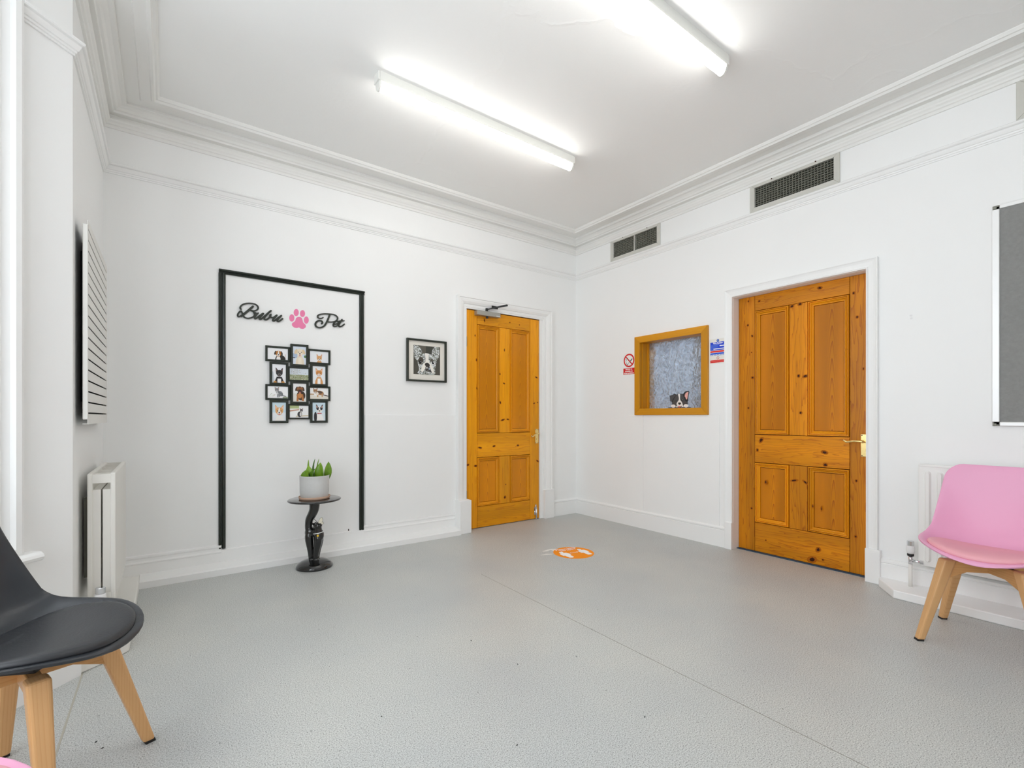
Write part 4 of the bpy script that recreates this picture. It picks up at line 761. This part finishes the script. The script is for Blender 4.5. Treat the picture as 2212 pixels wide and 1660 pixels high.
# ---------------------------------------------------------------- signs on the hatch wall
ns = thing('no_smoking_sign', 'red and white no smoking sign left of the hatch', 'sign', (0, -.757, 1.476))
MB(MBm).box(.675, 0, 1.473, .819, .002, 1.685).build('sign_plate', pr('#f4f4f2'), ns)
NM = lambda a, b, l: (-.002 - l, -a, b)
cx, cz, rr = .747, 1.613, .066
ring_o, ring_i = ell(cx, cz, rr, rr, n=40), ell(cx, cz, rr * .78, rr * .78, n=40)
cig = lambda pts: [(cx + x * .066, cz + y * .066) for x, y in pts]
flat_art('symbol', [('#d4070f', ring_o), ('#f4f4f2', ring_i), ('#2c3a3a', cig([(-.35, -.62), (.58, .28), (.68, .16), (-.25, -.74)])), ('#f4f4f2', cig([(-.22, -.58), (.28, -.08), (.34, -.15), (-.16, -.64)])), ('#6a9a9c', cig([(-.62, .2), (-.5, .1), (-.62, -.1), (-.45, -.25), (-.5, -.5), (-.36, -.62), (-.42, -.3), (-.55, -.12), (-.4, .1), (-.55, .3)])),
                    ('#c00810', cig([(-.62, .50), (-.50, .62), (.62, -.50), (.50, -.62)])), ('#d4070f', [(.678, 1.477), (.816, 1.477), (.816, 1.538), (.678, 1.538)])], NM, ns, step=.0002)
for i, t in enumerate(('Strictly no', 'smoking on', 'these premises')): text_shape(t, .0198, lambda a, b, l, i=i: (-.0036, -(.747 + a), 1.527 - i * .0195 + b), 'wording', pr('#ffffff'), ns, bold=.0006)
fs = thing('fire_action_sign', 'blue and red fire action notice between the hatch and the wide door', 'sign', (0, -1.677, 1.503))
MB(MBm).box(1.602, 0, 1.500, 1.750, .003, 1.703).build('sign_plate', pr('#ece9e2'), fs)
FMs = lambda a, b, l: (-.003 - l, -a, b)
rect = lambda a, b, c, d: [(a, b), (c, b), (c, d), (a, d)]
fsh = [('#0b3fd6', rect(1.608, 1.609, 1.744, 1.676)), ('#e01010', rect(1.608, 1.592, 1.744, 1.605)), ('#0f55dc', rect(1.608, 1.566, 1.744, 1.588)), ('#eef3f6', rect(1.611, 1.568, 1.741, 1.575)),
       ('#dd0d0d', rect(1.608, 1.507, 1.744, 1.529)), ('#ffffff', rect(1.690, 1.640, 1.741, 1.647)), ('#ffffff', rect(1.636, 1.617, 1.741, 1.624)), ('#1558b8', ell(1.675, 1.688, .0115, .0115)), ('#d8ecff', rect(1.6735, 1.682, 1.6765, 1.695)),
       ('#b05a48', ell(1.675, 1.546, .0115, .0115)), ('#f2ece6', ell(1.675, 1.546, .0085, .0085)), ('#b05a48', [(1.668, 1.552), (1.670, 1.554), (1.682, 1.540), (1.680, 1.538)])]
for zz, L_ in ((1.649, .07), (1.641, .06), (1.634, .065), (1.627, .025), (1.619, .02)): fsh.append(('#6f9bee', rect(1.613, zz, 1.613 + L_, zz + .0022)))
for zz in (1.515, 1.521): fsh.append(('#f08a80', rect(1.615, zz, 1.737, zz + .0018)))
for q in range(5): fsh.append(('#7d8890', rect(1.618 + q * .025, 1.570, 1.634 + q * .025, 1.573)))
flat_art('panels', fsh, FMs, fs, step=.00008)
text_shape('Fire Action', .0185, lambda a, b, l: (-.0052, -(1.676 + a), 1.667 + b), 'wording', pr('#ffffff'), fs, bold=.0006)
text_shape('If you discover a fire', .0075, lambda a, b, l: (-.0052, -(1.676 + a), 1.656 + b), 'wording', pr('#cfe0ff'), fs)

# noticeboard ----------------------------------------------------
nb = thing('noticeboard', 'grey felt noticeboard with aluminium frame above the pink chair', 'noticeboard', (0, -3.85, 1.01))
FELT = mat('grey_felt', (.265, .265, .258), .95, bump=.3, bscale=90, vary=.15, vscale=60)
a0, a1, z0, z1 = 3.276, 4.47, 1.010, 2.212
MB(MBm).box(a0 + .008, 0, z0 + .008, a1 - .008, .010, z1 - .008).build('felt_panel', FELT, nb)
ALU = mat('anodised_aluminium', (.80, .80, .79), .4, metal=.35)
for nm, q in (('frame_side', (a0, z0 + .022, a0 + .03, z1 - .022)), ('frame_side', (a1 - .03, z0 + .022, a1, z1 - .022)), ('frame_rail', (a0 + .03, z0, a1 - .03, z0 + .022)), ('frame_rail', (a0 + .03, z1 - .022, a1 - .03, z1))):
    MB(MBm).box(q[0], 0, q[1], q[2], .017, q[3]).build(nm, ALU, nb, bevel=.003)
for x in (a0 + .002, a1 - .03):
    for z in (z0, z1 - .022): MB(MBm).box(x, 0, z, x + .026, .010, z + .021).box(x + .004, .010, z + .004, x + .016, .013, z + .014).build('corner_bracket', GRILLE, nb)
# plugged screw holes
pl = MB(MBm).box(2.918, 0, 1.672, 2.930, .003, 1.682).box(2.921, 0, 1.655, 2.930, .004, 1.666).build('wall_plug', WHPL, bevel=.001)
tag(pl, 'two white filled screw plugs on the wall right of the wide door', 'wall plug')
hk = MB(MA).box(-2.494, .0, .150, -2.488, .004, .165).build('nail', KNOT)
tag(hk, 'small dark nail hole in the wall just above the skirting by the cat table', 'nail')

# ---------------------------------------------------------------- radiators
def valve(parent, p, out, h=.12):
    """thermostatic valve standing at p, tail pointing along out"""
    x, y, z = p
    b = MB().tube([(x, y, z), (x, y, z + .05)], [.011, .010], 14).tube([(x, y, z + .02), (x + out[0] * .055, y + out[1] * .055, z + .02)], .008, 12).build('valve_body', CHROME, parent)
    MB().lathe([(.013, .046), (.0165, .048), (.0165, .060), (.013, .062)], (x, y, z), 18).build('collar', BLKRB, b)
    MB().lathe([(.014, .060), (.019, .066), (.021, .08), (.0205, .103), (.0185, .108)], (x, y, z), 24).build('valve_head', WHPL, b)
    MB().lathe([(.017, .106), (.0175, .108), (.0175, .134), (.0155, .137)], (x, y, z), 10, smooth=False).build('chrome_cap', CHROME, b)
    MB().tube([(x + out[0] * .045, y + out[1] * .045, z + .02), (x + out[0] * .06, y + out[1] * .06, z + .02)], .012, 6, smooth=False).build('union_nut', CHROME, b)
    return b
rb = thing('radiator', 'white ribbed panel radiator on the wall behind the pink chair', 'radiator', (-.05, -3.6, .19))
ra, rbb, z0, z1 = 2.978, 4.22, .188, .780
fp_ = .098
MB(MBm).box(ra, .070, z0, rbb, fp_ - .012, z1).build('front_panel', RADW, rb, bevel=.006)
MB(MBm).box(ra + .01, .040, z0 + .02, rbb - .01, .052, z1 - .02).build('rear_panel', RADW, rb, bevel=.006)
MB(MBm).box(ra + .005, .034, z1 - .012, rbb - .005, .088, z1 + .002).build('top_grille', RADW, rb, bevel=.003)
for s in (ra + .2, rbb - .2): MB(MBm).box(s, .004, z0 + .05, s + .03, .040, z1 - .05).build('bracket', RADW, rb)
k = 0
x = ra + .045
while x < rbb - .03:
    m = MB(MBm); pts = ell(x, z0 + .045, .0155, .0155, n=20)
    cap = [(x + .0155 * math.cos(a), z0 + .04 + .0155 * math.sin(a)) for a in [PI + PI * i / 8 for i in range(9)]] + [(x + .0155 * math.cos(a), z1 - .05 + .0155 * math.sin(a)) for a in [PI * i / 8 for i in range(9)]]
    inn = [(x + (px_ - x) * .5, pz + (.008 if pz < .5 else -.008)) for px_, pz in cap]
    b0 = m.add([(p, fp_ - .014, q) for p, q in cap] + [(p, fp_ + .004, q) for p, q in inn]); n_ = len(cap)
    for i in range(n_): m.face([b0 + i, b0 + (i + 1) % n_, b0 + n_ + (i + 1) % n_, b0 + n_ + i])
    m.face(range(b0 + n_, b0 + 2 * n_)); m.build('rib', RADW, rb); x += .0535
valve(rb, (-.085, -2.943, .185), (0, -1))
MB().tube([(-.085, -2.943, .045), (-.085, -2.943, .19)], .0095, 12).build('pipe', CREAM, rb)
rc = thing('radiator', 'cream double panel radiator seen end on beside the black chair', 'radiator', (-3.9, -.66, .21))
Y0, Y1, z0, z1 = -1.0, -.32, .212, .805
for x0, x1, nm in ((-3.951, -3.932, 'rear_panel'), (-3.872, -3.853, 'front_panel')): MB().box(x0, Y0, z0, x1, Y1, z1).build(nm, mat('radiator_cream', (.80, .78, .73), .35), rc, bevel=.005)
RCM = MATS['radiator_cream']
MB().box(-3.934, Y0, z1 - .045, -3.870, Y0 + .004, z1 - .004).build('end_cap', RCM, rc, bevel=.001)
MB().box(-3.934, Y0, z0, -3.870, Y0 + .004, z0 + .05).build('end_cap', RCM, rc, bevel=.001)
MB().box(-3.934, Y1 - .004, z0, -3.870, Y1, z1 - .004).build('end_cap', RCM, rc, bevel=.001)
for yy in (-.93, -.78, -.62, -.45): MB().box(-3.934, yy, z1 - .02, -3.870, yy + .012, z1 - .006).build('grille_bar', RCM, rc)
MB().box(-3.932, Y0 + .008, z0 + .05, -3.905, Y1 - .02, z1 - .075).build('convector_fins', RCM, rc); MB().box(-3.899, Y0 + .008, z0 + .05, -3.872, Y1 - .02, z1 - .075).build('convector_fins', RCM, rc)
MB().box(-3.975, Y0 + .12, z0 + .1, -3.951, Y0 + .15, z1 - .12).build('bracket', GRILLE, rc)
valve(rc, (-3.902, -1.045, .165), (0, 1))
MB().tube([(-3.902, -1.045, .055), (-3.902, -1.045, .17)], .0095, 12).build('pipe', CREAM, rc)

# slotted wall panel above it
sp = thing('slotted_panel', 'cream slotted panel standing off the wall above the end-on radiator', 'wall panel', (W, -.7, 1.03))
Y0, Y1, z0, z1, xb, xf = -1.10, -.29, 1.028, 1.912, -3.956, -3.938
pitch = .0468; zs_ = 1.076
SP = mat('panel_cream', (.80, .79, .75), .4)
MB().box(xb, Y0, z0 + .02, xf, Y0 + .014, z1 - .02).build('end_stile', SP, sp, bevel=.004)
MB().box(xb, Y1 - .02, z0 + .02, xf, Y1, z1 - .02).build('end_stile', SP, sp, bevel=.004)
edges = [z0] + [zs_ + pitch * i for i in range(18)] + [z1]
for i in range(len(edges) - 1):
    lo = edges[i] + (.0034 if i else 0); hi = edges[i + 1] - (.0034 if i < len(edges) - 2 else 0)
    ya, yb_ = (Y0 + .0142, Y1 - .0202) if 0 < i < len(edges) - 2 else (Y0 + .006, Y1)
    MB().box(xf - .0025, ya, lo, xf, yb_, hi).build('slat', SP, sp, bevel=.0006)
for ya in (Y0 + .16, Y1 - .2): MB().box(W + .001, ya, z0 + .1, xb, ya + .04, z1 - .1).build('wall_batten', DARK, sp)  # stand-offs coloured near black so the gap at the wall looks shaded
MB().box(xb, Y0 + .014, z0 + .02, xb + .002, Y1 - .02, z1 - .02).build('slot_shade_plate', DARK, sp)  # black sheet put in as the shade seen through the slots
MB().box(xb, Y0 + .006, z0, xf - .003, Y1, z0 + .003).build('bottom_fold', SP, sp)
MB().box(W + .001, Y0 + .2, z0 + .05, W + .004, Y1 - .02, z1 - .05).build('gap_shade_sheet', DARK, sp)  # black sheet on the wall, painting the shade behind the panel

# ---------------------------------------------------------------- floor sticker
st = thing('floor_sticker', 'round orange distancing sticker on the floor near the far corner', 'sticker', (-1.098, -1.12, 0))
MB().lathe([(.158, 0), (.158, .0008)], (-1.098, -1.12, 0), 48).build('disc', mat('sticker_orange', (1.0, .31, .0), .6, spec=.15), st)
# text reads along the sticker's own axis, turned as it lies
ax1 = Vector((.99, -.14, 0)).normalized(); ax2 = Vector((-ax1.y, ax1.x, 0))
SMf = lambda a, b, l: (-1.098 + ax1.x * a + ax2.x * b, -1.12 + ax1.y * a + ax2.y * b, .0008 + l)
fig = lambda cx_, s: [('#ffffff', ell(cx_, .045, .017, .017)), ('#ffffff', smooth_closed([(cx_ - .030, .022), (cx_ + .030, .022), (cx_ + .036, -.04), (cx_ + .022, -.042), (cx_ + .020, -.10), (cx_ - .020, -.10), (cx_ - .022, -.042), (cx_ - .036, -.04)], 2))]
flat_art('figures', fig(-.085, 1) + fig(.085, 1) + [('#ffffff', [(-.040, -.005), (-.026, .006), (-.026, -.002), (.026, -.002), (.026, .006), (.040, -.005), (.026, -.016), (.026, -.008), (-.026, -.008), (-.026, -.016)])], SMf, st, step=.0003)
text_shape('Please keep', .040, lambda a, b, l: SMf(a, b + .112, .0012), 'wording', pr('#ffffff'), st, bold=.0008)
text_shape('2m apart', .040, lambda a, b, l: SMf(a, b + .080, .0012), 'wording', pr('#ffffff'), st, bold=.0008)

# ---------------------------------------------------------------- cat side table with potted plant
TC = Vector((-2.82, -.30, 0))
E1, E2 = Vector((RGT.x, RGT.y, 0)), Vector((-FWD.x, -FWD.y, 0))
ct = thing('cat_side_table', 'small black round side table with a cat figure as its stem', 'side table', tuple(TC))
MB().lathe([(.118, 0), (.122, .006), (.120, .016), (.108, .032), (.085, .046), (.05, .056), (.0, .058)], tuple(TC), 48, cap=False).build('base', BLKGL, ct)
MB().lathe([(.0, .470), (.168, .470), (.174, .472), (.176, .477), (.174, .481), (.168, .483), (.0, .483)], tuple(TC), 64, cap=False).build('table_top', mat('black_top', (.010, .010, .010), .10, coat=.6), ct)
def cp(cx_, cy_, dp=0): 
    p = TC + E1 * ((cx_ - 415) * .000314) + E2 * dp; return (p.x, p.y, .437 - (cy_ - 20) * .000314)
c = MB()
px1 = .000314
c.tube(smooth_open([cp(415, -95), cp(415, 20), cp(402, 130), cp(355, 240), cp(305, 330), cp(285, 430), cp(285, 540), cp(305, 640)], 4), [.037 - .012 * min(1, i / 20) for i in range(29)], 20)
c.ball(cp(308, 640, -.002), .034, .036, .046)
c.tube(smooth_open([cp(300, 620, -.002), cp(400, 625, .002), cp(520, 680, .008)], 4), [.030, .030, .029, .028, .028, .028, .029, .030, .030], 18)
c.ball(cp(525, 690, .008), .034, .034, .046)
c.tube(smooth_open([cp(525, 690, .008), cp(516, 600, .012), cp(503, 500, .012)], 4), [.032, .031, .030, .028, .027, .026, .025, .025, .025], 18)
for dp in (-.011, .013):
    c.tube(smooth_open([cp(300, 640, dp), cp(318, 830, dp), cp(345, 1050, dp), cp(352, 1235, dp)], 5), [.020, .024, .027, .028, .028] + [.027 - .0125 * i / 10 for i in range(11)], 16)
    c.tube(smooth_open([cp(528, 690, dp + .008), cp(518, 850, dp + .008), cp(482, 1050, dp + .007), cp(464, 1235, dp + .007)], 5), [.018, .022, .026, .027, .027] + [.026 - .0115 * i / 10 for i in range(11)], 16)
    c.ball(cp(372, 1245, dp + .003), .018, .015, .012); c.ball(cp(488, 1245, dp + .012), .021, .016, .012)
c.ball(cp(500, 490, .012), .029, .028, .027)
c.ball(cp(556, 462, .020), .017, .016, .014)
c.ball(cp(575, 440, .022), .009, .009, .008)
for p0, p1 in (((450, 470, .004), (372, 440, -.002)), ((485, 440, .026), (470, 385, .034))): c.tube([cp(*p0), cp((p0[0] + p1[0]) / 2, (p0[1] + p1[1]) / 2, (p0[2] + p1[2]) / 2), cp(*p1)], [.016, .012, .004], 12)
cb = c.build('cat_figure', BLKGL, ct)
m_ = cb.modifiers.new('remesh', 'REMESH'); m_.mode = 'VOXEL'; m_.voxel_size = .0026; m_.use_smooth_shade = True
m_ = cb.modifiers.new('smooth', 'SMOOTH'); m_.factor = .5; m_.iterations = 9
cc = Vector(cp(512, 632, .010)); rs = []
ang = [2 * PI * i / 28 for i in range(29)]
MB().tube([tuple(cc + E1 * (.0325 * math.cos(a)) + E2 * (.0325 * math.sin(a)) + Vector((0, 0, .006 * math.cos(a)))) for a in ang], .003, 8).build('collar', pr('#f6f6f6'), cb)
MB().ball(tuple(Vector(cp(548, 676, .046))), .008, .008, .008, 12, 8).build('collar_tag', mat('tag_gold', (.85, .55, .02), .3), cb)
bf = MB(); BQ = lambda x, y, d=0: tuple(Vector(cp(x, y, .02 + d)))
bf.tube([BQ(422, 312), BQ(530, 418)], .0018, 6)
for pts in ([(530, 415), (532, 370), (560, 315), (598, 285), (622, 310), (625, 360), (610, 395), (580, 440)], [(575, 440), (600, 400), (632, 385), (648, 415), (630, 435), (600, 445)]):
    pts = smooth_closed(pts, 3); n_ = len(pts)
    for i in range(n_): bf.tube([BQ(*pts[i]), BQ(*pts[(i + 1) % n_])], .0009, 5)
bo = bf.build('butterfly', BLKRB, cb)
wg = MB()
for pts in ([(532, 412), (536, 370), (562, 320), (598, 290), (618, 312), (620, 360), (606, 395), (580, 436)], [(577, 438), (602, 402), (630, 390), (643, 415), (628, 432), (600, 442)]):
    pts = smooth_closed(pts, 3)
    b0 = wg.add([BQ(*p) for p in pts] + [BQ(p[0], p[1], .0012) for p in pts]); n_ = len(pts)
    wg.face(range(b0, b0 + n_)); wg.face(range(b0 + n_, b0 + 2 * n_))
    for i in range(n_): wg.face([b0 + i, b0 + (i + 1) % n_, b0 + n_ + (i + 1) % n_, b0 + n_ + i])
wg.build('wings', pr('#f3ecd8'), bo)

PZ = .4832
pp = thing('potted_plant', 'green snake plant in a pale grey pot on the cat table', 'potted plant', (TC.x, TC.y, PZ))
POT = mat('pot_glaze', (.62, .62, .61), .5, vary=.05, vscale=60, bump=.03, bscale=120)
pc = (TC.x, TC.y, PZ)
MB().lathe([(.094, 0), (.101, .004), (.105, .018), (.1035, .021), (.100, .018), (.096, .010), (.0, .009)], pc, 56, cap=True).build('saucer', mat('terracotta_pale', (.60, .40, .29), .6, vary=.08, vscale=50), pp)
MB().lathe([(.085, .0092), (.091, .016), (.0955, .05), (.0965, .12), (.098, .158), (.0995, .163), (.098, .1655), (.0935, .1645), (.091, .155), (.090, .140)], pc, 56, cap=False).build('pot', POT, pp)
MB().lathe([(.0, .145), (.0905, .143)], pc, 40, cap=False).build('soil', mat('soil', (.05, .035, .025), .95, bump=.5, bscale=120), pp)
def leaf(bx, by, h, wd, lean, turn, curl=.35, base=.135):
    """lance leaf: bx,by offsets along E1,E2; lean sideways along E1; turn = facing"""
    o = Vector(pc) + E1 * bx + E2 * by; ca, sa = math.cos(R(turn)), math.sin(R(turn)); w1 = E1 * ca + E2 * sa; w2 = -E1 * sa + E2 * ca
    rows = []; N = 9
    for i in range(N):
        t = i / (N - 1); wv = wd * (math.sin(PI * min(1, (t * .84 + .16))) ** .8) * (1 if t < 1 else .02)
        if t > .999: wv = .0008
        c0 = o + Vector((0, 0, base + h * t)) + E1 * (lean * t * t) + w2 * (.01 * math.sin(PI * t))
        rows.append([c0 + w1 * (wv * s) + w2 * (curl * wv * (s * s)) for s in (-1, -.5, 0, .5, 1)])
    mb = MB(); front = [[tuple(p) for p in r] for r in rows]; back = [[tuple(p - w2 * .0022) for p in r] for r in rows]
    mb.rings([f + b[::-1] for f, b in zip(front, back)], close=True); return mb.build('leaf', LEAF, pp)
k_ = .00326 / 15.09
for (px_, tip, wd_, turn, by) in [(580, 185, .020, 50, -.03), (600, 375, .027, -20, .0), (545, 520, .030, 10, .035), (760, 165, .021, 60, .0), (845, 160, .016, 80, -.02), (965, 280, .034, 5, .02), (1090, 250, .026, -35, -.03), (730, 480, .024, 30, .03)]:
    tipx = {580: 475, 600: 530, 545: 525, 760: 745, 845: 838, 965: 970, 1090: 1140, 730: 800}[px_]
    bx = (px_ - 735) * k_; top = .163 + (700 - tip) * k_
    leaf(bx, by, top - .135 + by * .1, wd_, (tipx - px_) * k_, turn)

# ---------------------------------------------------------------- chairs
PROF = smooth_open([(.254, .412), (.245, .424), (.20, .430), (.12, .424), (.04, .414), (-.04, .409), (-.10, .413), (-.145, .432), (-.178, .470), (-.197, .53), (-.213, .62), (-.232, .72), (-.252, .818)], 8)
SL = [0]
for p, q in zip(PROF, PROF[1:]): SL.append(SL[-1] + math.dist(p, q))
LEN = SL[-1]
def prof_at(s):
    s = min(max(s, 0), LEN); i = max(j for j in range(len(SL)) if SL[j] <= s + 1e-9); i = min(i, len(PROF) - 2)
    t = (s - SL[i]) / max(1e-9, SL[i + 1] - SL[i]); p, q = Vector(PROF[i]), Vector(PROF[i + 1])
    a, b = Vector(PROF[max(i - 1, 0)]), Vector(PROF[min(i + 2, len(PROF) - 1)]); d = (b - a).normalized()
    return p.lerp(q, t), Vector((-d.y, d.x)) * -1 if False else Vector((d.y, -d.x))
def shell_pt(s, t, lift=0):
    p, n = prof_at(s); f = s / LEN
    k = .044 + .034 * math.exp(-((s - .46) / .16) ** 2)
    if s > .52:
        q = min(1, (s - .52) / .36); k *= 1 - .72 * q * q * (3 - 2 * q)
    h = k * (abs(t) / .24) ** 2.4 + lift
    return (p.x + n.x * h, t, p.y + n.y * h)
def halfw(s):
    if s < .27: return .250 * math.sqrt(max(0, 1 - abs(1 - s / .27) ** 2.3))
    q = (s - .27) / (LEN - .27)
    e = .250 - .058 * q ** 1.25; tau = LEN - s; r_ = .075
    return e if tau > r_ else e - r_ + math.sqrt(max(0, r_ * r_ - (r_ - tau) ** 2))
def outline(N=36):
    ss = [LEN * (.5 - .5 * math.cos(PI * i / N)) for i in range(N + 1)]
    return [(s, halfw(s)) for s in ss] + [(s, -halfw(s)) for s in ss[-2:0:-1]]
def dip(s, t): return s - .014 * max(0, 1 - (t / .15) ** 2) * max(0, (s / LEN - .75) / .25) ** 2
def chair(name, label, loc, ang, shell_m, cush_m):
    t = thing(name, label, 'chair', loc, rz=R(ang))
    mb = MB(); OUT = outline(); sc0 = .40; rings = []
    for r_ in (.02, .15, .3, .45, .6, .72, .83, .91, .96, .99, 1.0):
        rings.append([shell_pt(dip(sc0 + (s - sc0) * r_, w_ * r_), w_ * r_, -.004 * max(0, (r_ - .96) / .04) ** 2) for s, w_ in OUT])
    n = len(OUT); bs = [mb.add(r) for r in rings]
    for a, b in zip(bs, bs[1:]):
        for i in range(n): j = (i + 1) % n; mb.face([a + i, a + j, b + j, b + i], True)
    mb.face(range(bs[0], bs[0] + n), True)
    o = mb.build('seat_shell', shell_m, t, local=True)
    so = o.modifiers.new('solidify', 'SOLIDIFY'); so.thickness = .009; so.offset = 0; so.use_rim = True
    b_ = o.modifiers.new('bevel', 'BEVEL'); b_.width = .003; b_.segments = 2; b_.limit_method = 'ANGLE'; b_.angle_limit = R(50)
    cu = MB(); N = 48; rg = []
    for r_, h in ((1.0, .002), (1.01, .010), (.99, .018), (.94, .0235), (.8, .027), (.55, .029), (.25, .030), (.03, .030)):
        ring = []
        for i in range(N):
            a = 2 * PI * i / N; ca, sa = math.cos(a), math.sin(a)
            se = .215 - .192 * math.copysign(abs(ca) ** .92, ca) * (1 if ca > 0 else .86); te = .212 * math.copysign(abs(sa) ** .9, sa)
            s, tt = .215 + (se - .215) * r_, te * r_
            p = shell_pt(s, tt * .97, h); ring.append(p)
        rg.append(ring)
    cu.rings(rg, cap=True); cu.build('cushion', cush_m, t, local=True)
    # legs
    def bar(top, bot, wt, wb):
        tp, bp = Vector(top), Vector(bot); q = []
        ang_ = math.atan2(bp.y, bp.x) ; e1 = Vector((math.cos(ang_), math.sin(ang_), 0)); e2 = Vector((-e1.y, e1.x, 0))
        for c_, w_ in ((bp, wb), (tp, wt)):
            q += [tuple(c_ + e1 * (w_ / 2 * sx) + e2 * (w_ / 2 * sy)) for sx, sy in ((-1, -1), (1, -1), (1, 1), (-1, 1))]
        return MB().hull8(q)
    for sx in (1, -1):
        for sy in (1, -1):
            ft = (sx * .2025, sy * .205, .006); tp = (sx * .118, sy * .122, .392)
            lg = bar(tp, ft, .050, .032).build('leg', BEECH, t, bevel=.009, local=True, seg=3)
            bar((sx * .2035, sy * .206, .008), (sx * .2045, sy * .207, 0), .027, .027).build('foot_pad', BLKRB, lg, local=True)
            e = Vector((sx * .118, sy * .122, 0)); e.normalize(); nn = Vector((-e.y, e.x, 0)) * .015
            pts = [Vector((0, 0, .335)), Vector((0, 0, .388)), e * .165 + Vector((0, 0, .388)), e * .185 + Vector((0, 0, .30)), e * .10 + Vector((0, 0, .335))]
            m2 = MB(); b0 = m2.add([tuple(p + nn) for p in pts] + [tuple(p - nn) for p in pts])
            m2.face([b0 + i for i in range(5)]); m2.face([b0 + 5 + i for i in range(5)][::-1])
            for i in range(5): m2.face([b0 + i, b0 + (i + 1) % 5, b0 + 5 + (i + 1) % 5, b0 + 5 + i])
            m2.build('brace', BEECHH, t, bevel=.003, local=True)
    MB().box(-.09, -.09, .388, .09, .09, .404).build('mount_plate', BLKRB, t, bevel=.003, local=True)
    return t
chair('padded_chair', 'black padded shell chair with beech legs at the left edge', (-3.984, -1.972, 0), -26, BLKPL, BLKCU)
chair('padded_chair', 'pink padded shell chair with beech legs in front of the ribbed radiator', (-.573, -3.352, 0), 180, PINKPL, PINKCU)
chair('padded_chair', 'pink padded chair of which only the seat edge shows at bottom left', (-4.07, -2.808, 0), 0, PINKPL, PINKCU)
